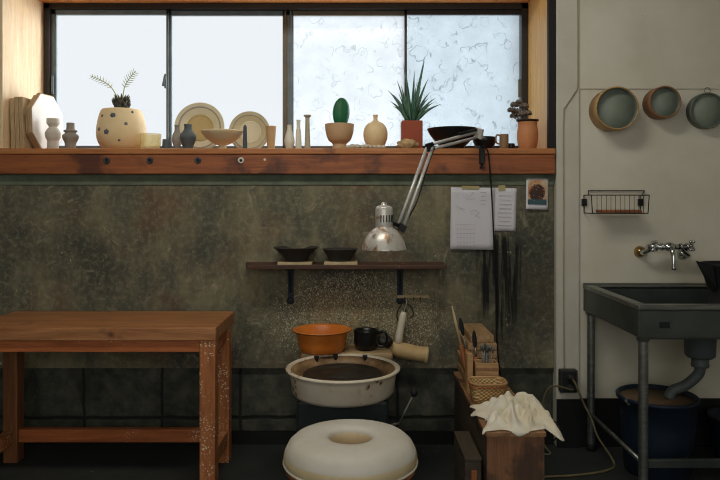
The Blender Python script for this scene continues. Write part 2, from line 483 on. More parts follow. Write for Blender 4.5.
# ------------------------------------------------------------------ mesh builder
class MB:
    def __init__(s):
        s.v, s.f, s.sm = [], [], []

    def add(s, vs, fs, smooth=False):
        o = len(s.v)
        s.v += [tuple(v) for v in vs]
        for f in fs:
            s.f.append(tuple(i + o for i in f))
            s.sm.append(smooth)
        return s

    def box(s, x0, x1, y0, y1, z0, z1):
        vs = [(x, y, z) for z in (z0, z1) for y in (y0, y1) for x in (x0, x1)]
        return s.add(vs, [(0, 2, 3, 1), (4, 5, 7, 6), (0, 1, 5, 4), (2, 6, 7, 3), (0, 4, 6, 2), (1, 3, 7, 5)])

    def obox(s, c, size, e=(0, 0, 0)):
        R = Euler(e).to_matrix()
        vs = [R @ Vector((x * size[0] / 2, y * size[1] / 2, z * size[2] / 2)) + Vector(c) for z in (-1, 1) for y in (-1, 1) for x in (-1, 1)]
        return s.add(vs, [(0, 2, 3, 1), (4, 5, 7, 6), (0, 1, 5, 4), (2, 6, 7, 3), (0, 4, 6, 2), (1, 3, 7, 5)])

    def prism(s, poly, fn, h):       # poly of 2-D points, fn(u, v, w) -> 3-D
        n = len(poly)
        vs = [fn(u, v, 0) for u, v in poly] + [fn(u, v, h) for u, v in poly]
        fs = [tuple(range(n))[::-1], tuple(range(n, 2 * n))]
        fs += [(i, (i + 1) % n, n + (i + 1) % n, n + i) for i in range(n)]
        return s.add(vs, fs)

    def lathe(s, prof, c=(0, 0, 0), n=40, sx=1, sy=1, axis='z'):
        vs, fs = [], []
        c = Vector(c)
        for r, z in prof:
            for k in range(n):
                a = 2 * PI * k / n
                p = Vector((max(r, 1e-5) * math.cos(a) * sx, max(r, 1e-5) * math.sin(a) * sy, z))
                if axis == 'y':
                    p = Vector((p.x, -p.z, p.y))
                elif axis == 'x':
                    p = Vector((p.z, p.y, -p.x))
                vs.append(p + c)
        m = len(prof)
        for i in range(m - 1):
            for k in range(n):
                a, b = i * n + k, i * n + (k + 1) % n
                fs.append((a, b, b + n, a + n))
        return s.add(vs, fs, True)

    def tube(s, pts, r, n=8, closed=False):
        P = [Vector(p) for p in pts]
        m = len(P)
        R = r if isinstance(r, (list, tuple)) else [r] * m
        T = []
        for i in range(m):
            a = P[(i - 1) % m] if (i > 0 or closed) else P[i]
            b = P[(i + 1) % m] if (i < m - 1 or closed) else P[i]
            T.append((b - a).normalized())
        u = T[0].orthogonal().normalized()
        vs, fs = [], []
        for i in range(m):
            u = (u - T[i] * u.dot(T[i]))
            u = u.normalized() if u.length > 1e-6 else T[i].orthogonal().normalized()
            w = T[i].cross(u)
            for k in range(n):
                a = 2 * PI * k / n
                vs.append(P[i] + (u * math.cos(a) + w * math.sin(a)) * R[i])
        for i in range(m if closed else m - 1):
            j = (i + 1) % m
            for k in range(n):
                fs.append((i * n + k, i * n + (k + 1) % n, j * n + (k + 1) % n, j * n + k))
        if not closed:
            fs.append(tuple(range(n))[::-1])
            fs.append(tuple(range((m - 1) * n, m * n)))
        return s.add(vs, fs, True)

    def ball(s, c, rx, ry=None, rz=None, n=20, m=12, rot=None, fn=None):
        ry, rz = ry or rx, rz or rx
        vs, fs = [], []
        R = Euler(rot).to_matrix() if rot else Matrix.Identity(3)
        for i in range(m + 1):
            t = PI * i / m
            for k in range(n):
                a = 2 * PI * k / n
                p = Vector((math.sin(t) * math.cos(a), math.sin(t) * math.sin(a), -math.cos(t)))
                q = fn(p) if fn else 1
                vs.append(R @ Vector((p.x * rx * q, p.y * ry * q, p.z * rz * q)) + Vector(c))
        for i in range(m):
            for k in range(n):
                fs.append((i * n + k, i * n + (k + 1) % n, (i + 1) * n + (k + 1) % n, (i + 1) * n + k))
        return s.add(vs, fs, True)

    def blade(s, base, tip, width, bend=(0, 0, 0), fold=.25, n=8, thick=.0025, lead=.35):
        # a tapering leaf with a folded keel and real thickness
        A, B, C = Vector(base), Vector(tip), Vector(bend)
        d = (B - A).normalized()
        side = d.cross(Vector((0, 1, .2)) if abs(d.y) < .9 else Vector((1, 0, 0))).normalized()
        nor = side.cross(d)
        vs, fs = [], []
        for i in range(n + 1):
            t = i / n
            p = A.lerp(B, t) + C * (4 * t * (1 - t))
            w = width * (min(1, .55 + t / lead * .45) if t < lead else 1 - ((t - lead) / (1 - lead)) ** 1.3) * .5 + .0004
            vs += [p - side * w, p + nor * (-fold * w) - nor * thick, p + side * w, p + nor * (-fold * w) + nor * thick]
        for i in range(n):
            for k in range(4):
                fs.append((i * 4 + k, i * 4 + (k + 1) % 4, (i + 1) * 4 + (k + 1) % 4, (i + 1) * 4 + k))
        fs += [(3, 2, 1, 0), tuple(n * 4 + k for k in range(4))]
        return s.add(vs, fs, True)

    def build(s, name, mat, parent=None, loc=(0, 0, 0), rot=(0, 0, 0), bevel=0, seg=2, sub=0, solid=0):
        me = bpy.data.meshes.new(name)
        me.from_pydata(s.v, [], s.f)
        me.polygons.foreach_set('use_smooth', s.sm)
        me.materials.append(MAT[mat])
        me.update()
        o = bpy.data.objects.new(name, me)
        COL.objects.link(o)
        o.location = loc
        o.rotation_euler = rot
        if parent:
            o.parent = parent
        if solid:
            md = o.modifiers.new('thickness', 'SOLIDIFY')
            md.thickness = solid
        if bevel:
            md = o.modifiers.new('bevel', 'BEVEL')
            md.width = bevel
            md.segments = seg
            md.limit_method = 'ANGLE'
            md.angle_limit = math.radians(40)
        if sub:
            md = o.modifiers.new('sub', 'SUBSURF')
            md.levels = sub
            md.render_levels = sub
        return o


def B():
    return MB()


def curve(pts, n=6):                # Catmull-Rom through the points
    P = [Vector(p) for p in pts]
    P = [P[0] * 2 - P[1]] + P + [P[-1] * 2 - P[-2]]
    out = []
    for i in range(1, len(P) - 2):
        for k in range(n):
            t = k / n
            a, b, c, d = P[i - 1:i + 3]
            out.append(.5 * (2 * b + (c - a) * t + (2 * a - 5 * b + 4 * c - d) * t * t + (3 * b - a - 3 * c + d) * t ** 3))
    out.append(P[-2])
    return out


def tag(o, label, cat, group=None):
    o['label'] = label
    o['category'] = cat
    if group:
        o['group'] = group
    return o


def thing(name, label, cat, loc=(0, 0, 0), rz=0, group=None):
    o = bpy.data.objects.new(name, None)
    o.empty_display_size = .05
    COL.objects.link(o)
    o.location = loc
    o.rotation_euler = (0, 0, rz)
    return tag(o, label, cat, group)


def struct(o, parent=None):
    if parent is None:
        o['kind'] = 'structure'
    return o


def dup(src, loc=None, rot=None, label=None, group=None):
    c = src.copy()
    COL.objects.link(c)
    if loc is not None:
        c.location = loc
    if rot is not None:
        c.rotation_euler = rot
    if label:
        c['label'] = label
    if group:
        c['group'] = group

    def kids(a, b):
        for ch in list(a.children):
            if ch.name.startswith('__'):
                continue
            k = ch.copy()
            COL.objects.link(k)
            k.parent = b
            kids(ch, k)
    kids(src, c)
    return c


# ------------------------------------------------------------------ the setting
SILL = 1.462
XL, XR = -1.752, .93           # window opening
LINT = 2.30
YW = .40                       # window plane
RX0, RX1, RY0, RZ1 = -2.7, 2.5, -4.9, 2.8
struct(B().box(RX0 - .1, RX1 + .1, RY0 - .1, .6, -.1, 0).build('floor', 'floor'))
struct(B().box(RX0 - .1, RX1 + .1, RY0 - .1, .6, RZ1, RZ1 + .1).build('ceiling', 'ceiling'))
struct(B().box(RX0 - .1, RX0, RY0, 0, 0, RZ1).build('wall_left', 'sidewall'))
struct(B().box(RX1, RX1 + .1, RY0, 0, 0, RZ1).build('wall_right', 'white'))
# wall behind the camera with an unseen opening added for the fill light
struct(B().box(RX0, RX1, RY0 - .1, RY0, 0, .9).box(RX0, RX1, RY0 - .1, RY0, 2.55, RZ1).box(RX0, -2.1, RY0 - .1, RY0, .9, 2.55).box(1.5, RX1, RY0 - .1, RY0, .9, 2.55).build('wall_front', 'sidewall'))
m = B().box(RX0, .958, 0, .42, .378, 1.337)
m.box(RX0, XL - .02, 0, .42, 1.337, RZ1).box(XL - .02, XR + .02, 0, .42, LINT + .03, RZ1)
struct(m.build('wall_back', 'concrete'))
struct(B().box(RX0, .958, .022, .42, 0, .378).build('trim_1', 'block'))
struct(B().box(RX0, .958, -.006, 0, 1.285, 1.337).build('trim_2', 'band'))
# white wall to the right, with its post and its plank seam
m = B().box(1.075, RX1, -.02, .42, 0, 1.756).box(1.075, RX1, -.028, .42, 1.756, RZ1)
struct(m.build('wall_back_white', 'white'))
struct(B().box(.962, 1.075, -.034, .42, 0, RZ1).build('trim_3', 'post_white', bevel=.004))
struct(B().box(1.075, RX1, -.032, -.02, 0, .236).box(.962, 1.075, -.046, -.034, 0, .236).build('baseboard_right', 'skirting'))
struct(B().box(RX0, .958, 0, .022, 0, .062).build('baseboard_back', 'skirting'))
# wooden lining of the window bay
struct(B().box(XL - .02, XR + .02, -.03, YW + .03, LINT, LINT + .03).build('trim_4', 'lintel', bevel=.003))
struct(B().box(XL - .02, XL, -.03, YW + .03, SILL, LINT).build('trim_5', 'reveal', bevel=.003))
struct(B().box(XR, XR + .02, 0, YW + .03, SILL, LINT).build('trim_6', 'reveal_r', bevel=.003))
struct(B().box(XL - .10, XL - .02, -.036, 0, SILL, RZ1).build('trim_7', 'darkpost', bevel=.003))
struct(B().box(XR - .006, .961, -.03, 0, SILL, RZ1).build('trim_8', 'darkpost', bevel=.003))
# sill
sill = struct(B().box(XL - .2, .953, -.05, YW + .03, SILL - .028, SILL).build('trim_9', 'sill_top', bevel=.004))
apron = B().box(XL - .2, .953, -.044, .02, SILL - .125, SILL - .028).build('sill_board', 'sill', sill, bevel=.005)
for i, px in enumerate((107, 150, 198, 241)):
    X, Y, Z = at(px, 160.5, -.044)
    b = B()
    b.lathe([(.013, 0), (.016, .003), (.013, .007), (.008, .007), (.007, .001), (.0, .001)], (X, -.044, Z), 20, axis='y')
    b.build('bolt_cap', 'obelisk' if i != 3 else 'whitevase', apron)
    B().lathe([(.0075, 0), (.0065, .005), (0, .006)], (X, -.044, Z), 12, axis='y').build('bolt_plug', 'blackmatte', apron)


# window: an outer frame and four sashes
def win():
    w = bpy.data.objects.new('window_1', None)
    COL.objects.link(w)
    w['kind'] = 'structure'
    z0, z1 = SILL, LINT
    fr = B().box(XL, XL + .035, YW - .01, YW + .06, z0, z1).box(XR - .035, XR, YW - .01, YW + .06, z0, z1)
    fr.box(XL, XR, YW - .01, YW + .06, z1 - .032, z1).box(XL, XR, YW - .01, YW + .06, z0, z0 + .025)
    fr.build('window_frame', 'bronze', w, bevel=.002)
    u = U(YW)
    xs = [((p - CX) * u) for p in (50, 168, 168, 293, 282, 407, 405, 527)]
    for i in range(4):
        a, b = xs[2 * i], xs[2 * i + 1]
        y = YW + (.012 if i in (0, 3) else .028)
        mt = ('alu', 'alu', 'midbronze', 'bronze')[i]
        lw = (.028, .012, .032, .012)[i]
        rw = (.014, .032, .012, .028)[i]
        sm = B().box(a, a + lw, y, y + .022, z0 + .025, z1 - .032).box(b - rw, b, y, y + .022, z0 + .025, z1 - .032)
        sm.box(a, b, y, y + .022, z1 - .058, z1 - .032).box(a, b, y, y + .022, z0 + .025, z0 + .05)
        if i in (1, 2):
            c = (a + lw / 2) if i == 2 else (b - rw / 2)
            sm.box(c - .005, c + .005, y - .006, y, z0 + .025, z1 - .032)
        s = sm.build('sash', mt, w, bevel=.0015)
        g = B().box(a + lw - .004, b - rw + .004, y + .009, y + .013, z0 + .046, z1 - .054)
        g.build('pane', ('glass', 'glass', 'figured_soft', 'figured')[i], s)
    # latches on the sash stiles
    X = xs[1] - .012
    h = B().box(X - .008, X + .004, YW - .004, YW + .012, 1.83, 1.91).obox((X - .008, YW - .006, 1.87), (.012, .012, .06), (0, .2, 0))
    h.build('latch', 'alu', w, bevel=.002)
    X = XL + .045
    B().box(X - .006, X + .006, YW - .004, YW + .012, 1.80, 1.90).build('latch', 'alu', w, bevel=.002)
    X = XR - .045
    B().box(X - .006, X + .006, YW - .004, YW + .012, 1.78, 1.88).build('latch', 'midbronze', w, bevel=.002)


win()
# frame of the opening added behind the camera
w2 = bpy.data.objects.new('window_2', None)
COL.objects.link(w2)
w2['kind'] = 'structure'
m = B()
for x in (-2.1, -.95, .25, 1.45):
    m.box(x, x + .05, RY0 - .07, RY0 - .02, .9, 2.55)
m.box(-2.1, 1.5, RY0 - .07, RY0 - .02, .9, .95).box(-2.1, 1.5, RY0 - .07, RY0 - .02, 2.5, 2.55)
fr2 = m.build('window_frame', 'bronze', w2)  # unseen frame, added with the fill light's opening

# ------------------------------------------------------------------ window sill things
def sill_y(Y):
    return CY - (SILL - H) / U(Y)


def pot(name, label, cat, px, Y, prof, mat, group=None, n=40, inner=True, wall=.006, solo=True):
    """prof: (radius px, row px) from the foot up as read off the photo; a hollow turned vessel standing on the sill"""
    u = U(Y)
    yb = sill_y(Y)
    P = [(r * u, max(0, (yb - y) * u)) for r, y in prof]
    P[0] = (P[0][0], 0)
    # smooth the outline
    V = curve([(r, 0, z) for r, z in P], 4)
    out = [(max(v.x, .001), max(v.z, 0)) for v in V]
    if inner:
        r, z = out[-1]
        ins = [(max(r - wall * .6, .001), z + .001)] + [(max(a - wall, .001), max(b, wall)) for a, b in out[::-1][1:] if b > wall]
        out = out + ins + [(0, max(wall, ins[-1][1] - .001))]
    else:
        out = out + [(0, out[-1][1])]
    out = [(0, 0)] + out
    mb = B().lathe(out, n=n)
    loc = ((px - CX) * u, Y, SILL)
    if solo:
        o = mb.build(name, mat, None, loc)
        tag(o, label, cat, group)
        return o
    t = thing(name, label, cat, loc, 0, group)
    mb.build('pot', mat, t)
    return t


# octagonal boards leaning against the left lining
def octa(hh, dd):
    k = .29
    return [(-dd / 2, hh * k), (-dd / 2 + dd * k, 0), (dd / 2 - dd * k, 0), (dd / 2, hh * k), (dd / 2, hh * (1 - k)), (dd / 2 - dd * k, hh), (-dd / 2 + dd * k, hh), (-dd / 2, hh * (1 - k))]


words = ['against the wooden window lining, outermost of the stack', 'second from the wooden window lining', 'third from the wooden window lining', 'right behind the white-faced octagonal one']
for i in range(4):
    hgt = (.255, .262, .262, .285)[i]
    poly = [(-.12, 0), (.10, 0), (.10, hgt), (-.12, hgt)]
    o = B().prism(poly if i < 3 else octa(.285, .26), lambda u, v, w: (w, u, v), .020).build('board', 'boardedge', None, (-1.737 + .0225 * i, .14, SILL), (0, -.03, 0), bevel=.002)
    if i == 3:
        o.location = (-1.655, .165, SILL)
        o.rotation_euler = (0, -.035, -.10)
    tag(o, 'thin board on edge, ' + words[i], 'board', 'boards leaning at the left end of the sill')
t = thing('board', 'white-faced octagonal board leaning at the front of the board stack on the sill', 'board', (-1.633, .165, SILL), .20, 'boards leaning at the left end of the sill')
t.rotation_euler = (0, -.035, -.10)
B().prism(octa(.295, .29), lambda u, v, w: (w, u, v), .018).build('panel', 'boardedge', t, bevel=.002)
B().prism(octa(.285, .28), lambda u, v, w: (w + .0182, u, v + .005), .002).build('face', 'boardface', t)

pot('vase', 'pale grey double-bulb vase with flared lip beside the octagonal boards', 'vase', 53, .10,
    [(5.6, 151), (5.4, 144), (5.4, 141), (7, 137.5), (7.4, 133), (5.4, 129), (3.9, 127.2), (5, 125), (6, 123.3), (6.1, 118.6)], 'greyvase')
pot('vase', 'darker grey squat vase with a straight collar left of the big spotted planter', 'vase', 70.5, .09,
    [(5.4, 151), (5.4, 143.5), (7.4, 139), (7.6, 135.5), (5, 133), (6.4, 131.6), (6.2, 130.3), (4, 129.3), (3.8, 123)], 'greyvase2')
# spotted planter with a cycad
pl = pot('potted_cycad', 'big round cream planter with dark blue spots holding a small two-frond cycad', 'potted plant', 121.5, .15,
         [(15.5, 152), (20.4, 146), (23.6, 138), (23.6, 129), (21.8, 118), (19.6, 111.5), (18.5, 110)], 'planter', solo=False, n=48)
u = U(.15)
for px, py, s in ((106, 131, 2.2), (121, 118, 3.2), (115, 134, 3.4), (133, 126, 2.0), (109, 118, 1.6), (137, 114, 1.8), (127, 142, 1.5), (104, 143, 1.4)):
    zz = (sill_y(.15) - py) * u
    dx = (px - 121.5) * u
    pr = [(152, 17), (146, 21), (138, 23.6), (129, 23.7), (118, 21.8), (111.5, 19.6)]
    r = next(a[1] + (b[1] - a[1]) * (a[0] - py) / (a[0] - b[0]) for a, b in zip(pr, pr[1:]) if b[0] <= py <= a[0]) * u
    dy = -math.sqrt(max(0, r * r - dx * dx))
    q = B().ball((dx, dy * 1.0, zz), s * u * .85, .004, s * u * .8, 14, 6, (0, random.uniform(-.6, .6), math.atan2(dx, -dy)), lambda p: 1 + .16 * math.sin(5 * math.atan2(p.z, p.x)))
    q.build('spot', 'planterspot', pl.children[0])
B().lathe([(0, .19), (.075, .19), (.08, .186), (0, .18)], n=24).build('soil', 'soil', pl)
cd = B().ball((0, 0, .232), .035, .035, .048, 16, 10)
for k in range(46):
    a, h = k * 2.4, (k % 23) / 23
    r = .035 * math.sin(.35 + h * 2.3)
    cd.blade((math.cos(a) * r, math.sin(a) * r, .20 + .075 * h), (math.cos(a) * (r + .014), math.sin(a) * (r + .014), .222 + .08 * h), .012, n=3)
cd.build('caudex', 'caudex', pl)


def frond(pts, parent, leaf=.045):
    c = curve(pts, 8)
    q = B().tube(c, [.003 * (1 - .7 * i / len(c)) + .0006 for i in range(len(c))], 6)
    for i in range(8, len(c) - 1, 2):
        tdir = (c[i + 1] - c[i - 1]).normalized()
        sd = tdir.cross(Vector((0, 1, 0))).normalized()
        ln = leaf * (1 - .55 * abs((i - 14) / 14))
        for s in (-1, 1):
            q.blade(c[i], c[i] + (sd * s * .85 + tdir * .6 + Vector((0, -.3 * s, 0))) * ln, .0034, n=3, thick=.0005)
    return q.build('frond', 'leafpale', parent)


frond([(-.01, 0, .26), (-.05, -.01, .33), (-.10, -.02, .365), (-.15, -.03, .385)], pl, .026)
frond([(.005, 0, .26), (.02, -.01, .33), (.05, -.02, .375), (.085, -.03, .41)], pl, .03)
pot('glass_bowl', 'small amber yellow glass bowl beside the big spotted planter', 'bowl', 150.5, .13,
    [(6, 151.5), (9, 149), (10.3, 142), (10.5, 134)], 'amber', wall=.003)
pot('cup', 'small slate blue tumbler left of the two bulbous dark vases', 'cup', 166.5, .06,
    [(4.6, 151), (4.2, 146), (3.8, 139.5)], 'bluevase')
pot('vase', 'slim grey bulbous vase, left of the pair in front of the large round plate', 'vase', 177, .14,
    [(3.5, 152), (3, 148), (4.8, 141), (4.6, 136), (2.2, 130), (2, 127), (2.8, 125)], 'greyvase2')
pot('vase', 'slate blue bulbous vase, right of the pair in front of the large round plate', 'vase', 188, .06,
    [(5.5, 151), (5, 147), (8, 139), (7.6, 135), (4.2, 130), (3.6, 127), (4, 124.5)], 'bluevase')


def plate(label, px, Y, rpx, m1, m2):
    u = U(Y)
    r = rpx * u
    t = thing('plate', label, 'plate', ((px - CX) * u, Y, SILL), 0, 'plates propped on edge at the window')
    t.rotation_euler = (-.10, 0, 0)
    B().lathe([(0, -.006), (r * .5, -.006), (r * .56, -.004), (r * .66, .004), (r * .97, .016), (r, .017), (r * .99, .009), (r * .6, -.012), (r * .5, -.014), (0, -.014)], (0, 0, r), 56, axis='y').build('rim', m1, t)
    B().lathe([(0, -.0052), (r * .5, -.0052), (r * .55, -.0034), (r * .55, -.005), (0, -.0065)], (0, 0, r), 48, axis='y').build('well', m2, t)
    B().lathe([(r * .80, .0102), (r * .80, .0112), (r * .86, .0134), (r * .86, .012)], (0, 0, r), 56, axis='y').build('glaze_band', 'plate3', t)
    return t


plate('large round cream plate propped on edge behind the pedestal bowl', 199.5, .22, 25, 'plate', 'platecentre')
plate('smaller round olive cream plate propped on edge behind the dark slim obelisk', 249.5, .22, 20.5, 'plate2', 'plate')
pot('pedestal_bowl', 'wide shallow cream bowl on a small foot in front of the two round plates', 'bowl', 222.5, .05,
    [(7, 151), (5, 148.5), (3.5, 146), (6, 144.6), (13, 141), (19, 135), (21, 132), (21, 131)], 'compote')
o = B()
u = U(.03)
o.add([(sx * w * u, sy * w * u, z) for z, w in ((0, 2.3), ((150 - 127.5) * u, 1.7), ((150 - 125.5) * u, .9)) for sx, sy in ((-1, -1), (1, -1), (1, 1), (-1, 1))],
      [(3, 2, 1, 0), (8, 9, 10, 11)] + [(i * 4 + k, i * 4 + (k + 1) % 4, i * 4 + 4 + (k + 1) % 4, i * 4 + 4 + k) for i in range(2) for k in range(4)])
tag(o.build('obelisk', 'obelisk', None, ((245 - CX) * u, .03, SILL), (0, 0, .2), bevel=.002), 'dark slate slim square obelisk in front of the smaller plate', 'obelisk')
pot('cup', 'tan straight-sided clay cup flaring upward left of the middle window post', 'cup', 271, .10,
    [(3.6, 151.3), (3.8, 147), (4.6, 135), (5.2, 127), (5.2, 126.3)], 'tancup')
pot('vase', 'short white teardrop bottle vase in front of the middle window post', 'vase', 289.5, .05,
    [(3.2, 150.6), (4, 147), (5.2, 142), (4.4, 137), (2.6, 130), (2.4, 126), (2.8, 125)], 'whitevase')
pot('vase', 'slim pale bottle vase, shorter of the two tall ones right of the window post', 'vase', 298.5, .07,
    [(3.6, 151), (3.2, 147), (2.6, 131), (1.9, 128), (2, 121), (2.4, 120)], 'whitevase')
pot('vase', 'tallest slim candlestick-like vase with a flat lip right of the window post', 'vase', 307.5, .07,
    [(3.8, 151), (3.2, 148), (2.6, 138), (2.2, 120), (2.4, 117.5), (3.8, 116), (3.8, 115)], 'whitevase2')
# cactus bowl
cb = pot('potted_cactus', 'buff footed clay bowl with a single deep green cactus pad', 'potted plant', 339.5, .08,
         [(7.6, 151), (7, 146), (7.2, 143.6), (11, 140.3), (13.6, 133.5), (14.5, 126.5), (14.6, 124.3)], 'footbowl', solo=False)
B().lathe([(0, .128), (.06, .128), (.064, .122), (0, .115)], n=24).build('soil', 'soil', cb)
B().ball((.008, 0, .192), .043, .026, .078, 40, 24, (0, .06, .2), lambda p: 1 + .03 * math.cos(7 * math.atan2(p.y, p.x)) - .08 * max(0, p.z) ** 3).build('cactus_pad', 'cactus', cb)
pot('vase', 'round sand-coloured bottle vase with a tiny neck between cactus bowl and agave', 'vase', 375.5, .10,
    [(6, 151), (8.4, 147), (11.4, 140), (12.2, 134), (11, 128), (8, 124), (4, 121.6), (2.3, 120), (2.2, 117), (2.8, 115)], 'roundvase')
st0 = None
for i in range(9):
    X, Y, Z = at(349 + i * 4.3 + random.uniform(-.8, .8), 148, -.015 + random.uniform(-.012, .01))
    r = random.uniform(.013, .018)
    o = B().ball((0, 0, r * .62), r * 1.25, r, r * .75, 10, 7, None, lambda p: 1 + .22 * mnoise.noise(Vector(p) * 2.1 + Vector((i * 9, 0, 0)))).build('stone', 'stone', None, (X, Y, SILL), (0, 0, i))
    tag(o, 'small pale stone in the row on the sill edge below the round sand vase', 'stone', 'pale stones along the sill edge')
X, Y, Z = at(408, 148, -.01)
o = B().ball((0, 0, .022), .052, .026, .026, 28, 16, None, lambda p: 1 + .30 * mnoise.noise(Vector(p) * 2.5) + .1 * mnoise.noise(Vector(p) * 7)).build('rock', 'rock', None, (X, Y, SILL))
tag(o, 'tan pitted piece of rock on the sill edge in front of the agave pot', 'rock')
# agave
u = U(.12)
ag = thing('potted_agave', 'square terracotta pot with a tall spiky grey green agave', 'potted plant', ((411.5 - CX) * u, .12, SILL))
zb = sill_y(.12)
h0 = (zb - 121.5) * u
w = 10.3 * u
m = B().box(-w, w, -w, w, 0, h0)
m.build('pot', 'terracotta', ag, bevel=.004)
tip = [(-24, 90), (-21, 100), (-9, 66), (-14, 78), (13, 57), (12.5, 62), (20, 90), (28, 106), (18, 97), (-4, 78), (2, 73), (6, 82), (-19, 107), (17, 108), (-12, 92), (8, 90), (-2, 88), (24, 98), (-7, 96), (-18, 92), (16, 80), (9, 74), (-10, 84), (4, 95), (-16, 98), (22, 103)]
for i, (dx, ty) in enumerate(tip):
    a = i * 2.4
    dep = math.sin(a) * .07
    q = B().blade((dx * u * .12, dep * .25, h0 - .008), (dx * u, dep, (zb - ty) * u), .019, (-dx * u * .05, 0, (.012 if abs(dx) > 15 else 0)), .5, 8, .002, .2)
    q.build('leaf', 'agave', ag)
B().lathe([(0, .006), (w * .7, .003), (w * .8, 0), (0, -.002)], (0, 0, h0), 20).build('soil', 'soil', ag)
pot('bowl', 'wide shallow black bowl right of the agave behind the lamp arm', 'bowl', 452.5, .06,
    [(11, 150.5), (12, 147), (17, 142), (23, 134), (25.2, 129.5), (25.2, 128.8)], 'black')
pot('bowl', 'small rounded black bowl behind the lamp clamp at the sill edge', 'bowl', 484.5, .10,
    [(6, 151.5), (9, 147), (11.5, 141), (11, 137.5), (10, 137)], 'black')
mg = pot('mug', 'brown handled mug between the lamp clamp and the succulent pot', 'mug', 504, .03,
         [(4.2, 150.5), (4.5, 147), (4.5, 140), (4.4, 134.3)], 'mugtan', solo=False)
u = U(.07)
B().tube(curve([(-.020, 0, .07), (-.036, 0, .072), (-.041, 0, .052), (-.035, 0, .032), (-.020, 0, .028)], 6), .0042, 8).build('handle', 'mugtan', mg)
pot('cup', 'tiny dark dish right of the handled mug', 'cup', 511, .08,
    [(3, 151), (4, 147), (3.6, 144), (3, 143.5)], 'black')
sp = pot('potted_succulent', 'orange clay pot with mauve grey rosette succulents at the right end of the sill', 'potted plant', 527.5, .07,
         [(7.5, 151), (8.6, 148), (10, 141), (10.3, 133), (9.3, 126), (9.6, 123), (9.8, 122.3)], 'orangepot', solo=False)
u = U(.07)
B().lathe([(0, .142), (.045, .142), (.056, .148), (.056, .152), (.04, .15), (0, .149)], n=28).build('soil', 'soil', sp)
for dx, ty, r in ((-17.5, 112, 4.4), (-13, 106, 4.8), (-9, 103.5, 4), (-4.5, 108, 5), (-12, 113, 5), (-7, 116, 5), (-1, 115, 4.6), (-14, 117, 4)):
    q = B()
    dy = random.uniform(-.04, .02)
    c = Vector((dx * u, dy, (sill_y(.07) - ty) * u))
    q.tube(curve([(dx * u * .3, dy * .3, .146), (dx * u * .7, dy * .7, .155), tuple(c)], 4), .003, 6)
    for k in range(14):
        a = k * 2.4
        e = .15 + 1.1 * (k / 14)
        dv = Vector((math.cos(a) * math.cos(e), math.sin(a) * math.cos(e), math.sin(e))) * r * u
        q.ball(c + dv * .55, r * u * .5, r * u * .32, r * u * .3, 8, 6, (0, -e, a))
    q.build('rosette', 'succulent', sp)

# ------------------------------------------------------------------ clamp lamp
lamp = thing('clamp_lamp', 'silver spattered swing-arm lamp clamped to the sill edge', 'lamp', (.6, -.06, SILL))
L0 = Vector(lamp.location)


def lp(px, py, Y):
    return Vector(at(px, py, Y)) - L0


base = lp(482, 150, -.065)
top_ = lp(480, 134, -.085)
elb = lp(430, 147, -.40)
hj = lp(401, 226, -.55)
m = B().obox(base + Vector((0, .0, -.025)), (.022, .03, .085)).obox(base + Vector((.0, .035, .018)), (.02, .09, .012))
m.tube([base + Vector((0, 0, -.05)), base + Vector((0, 0, -.085))], .005, 8).lathe([(.012, 0), (.012, .006)], base + Vector((0, 0, -.09)), 14)
m.tube([base + Vector((0, 0, .01)), top_], .008, 10)
m.build('clamp', 'blackmatte', lamp, bevel=.002)
m = B().obox(top_, (.03, .018, .04)).obox(top_ + Vector((-.01, -.03, .0)), (.014, .05, .05), (.3, 0, .5))
m.build('swivel_bracket', 'lamparm', lamp, bevel=.003)
off = Vector((0, 0, .013))
arm = B()
for s in (-1, 1):
    arm.tube([top_ + off * s, elb + off * s * .8], .0072, 10)
arm.build('upper_arm', 'lamparm', lamp)
dirv = (elb - top_).normalized()
spz = []
for k in range(140):
    t_ = .06 + .40 * k / 140
    a = k * .9
    p = top_.lerp(elb, t_)
    sx = dirv.orthogonal().normalized()
    sy = dirv.cross(sx)
    spz.append(p + Vector((0, 0, .024)) * 1 + (sx * math.cos(a) + sy * math.sin(a)) * .007)
B().tube(spz, .0016, 5).build('spring', 'iron', lamp)
B().tube([top_ + Vector((0, 0, .024)), top_.lerp(elb, .1) + Vector((0, 0, .024))], .003, 6).build('spring_hook', 'iron', lamp)
m = B().obox(elb, (.034, .022, .036), (0, -.3, .5)).lathe([(.016, -.02), (.016, .02)], elb, 16, axis='y')
m.build('elbow_joint', 'blackmatte', lamp, bevel=.003)
arm = B()
sdv = Vector((.0135, 0, .003))
for s in (-1, 1):
    arm.tube([elb + sdv * s, hj + sdv * s], .0072, 10)
arm.build('lower_arm', 'lamparm', lamp)
B().tube(curve([elb + Vector((.02, .01, 0)), elb.lerp(hj, .3) + Vector((.022, .012, 0)), elb.lerp(hj, .7) + Vector((.03, .012, .0)), hj + Vector((.012, .012, .0))], 6), .003, 6).build('arm_cord', 'cord_black', lamp)
hc = lp(384, 250, -.60)           # centre of the shade's mouth
uu = U(-.60)
m = B().obox(hj + Vector((.004, -.01, -.008)), (.03, .03, .03), (0, .5, 0)).tube([hj, Vector((hc.x + 8 * uu, hc.y, hc.z + 27 * uu))], .008, 8)
m.lathe([(.013, -.022), (.013, .022)], hj, 14, axis='y')
m.build('head_joint', 'blackmatte', lamp, bevel=.002)
prof = [(22.3, 0), (22.5, .7), (22, 2), (20.5, 8), (17.5, 14), (13, 19.5), (9.2, 22.2), (8.6, 23.2), (8.8, 24), (8.6, 40), (8.2, 42.5), (6.6, 44), (3, 44.6), (2.6, 46.5), (1.8, 48), (0, 48.2)]
shade = B().lathe([(r * uu, z * uu) for r, z in [(21.6, 0)] + prof], tuple(hc), 48)
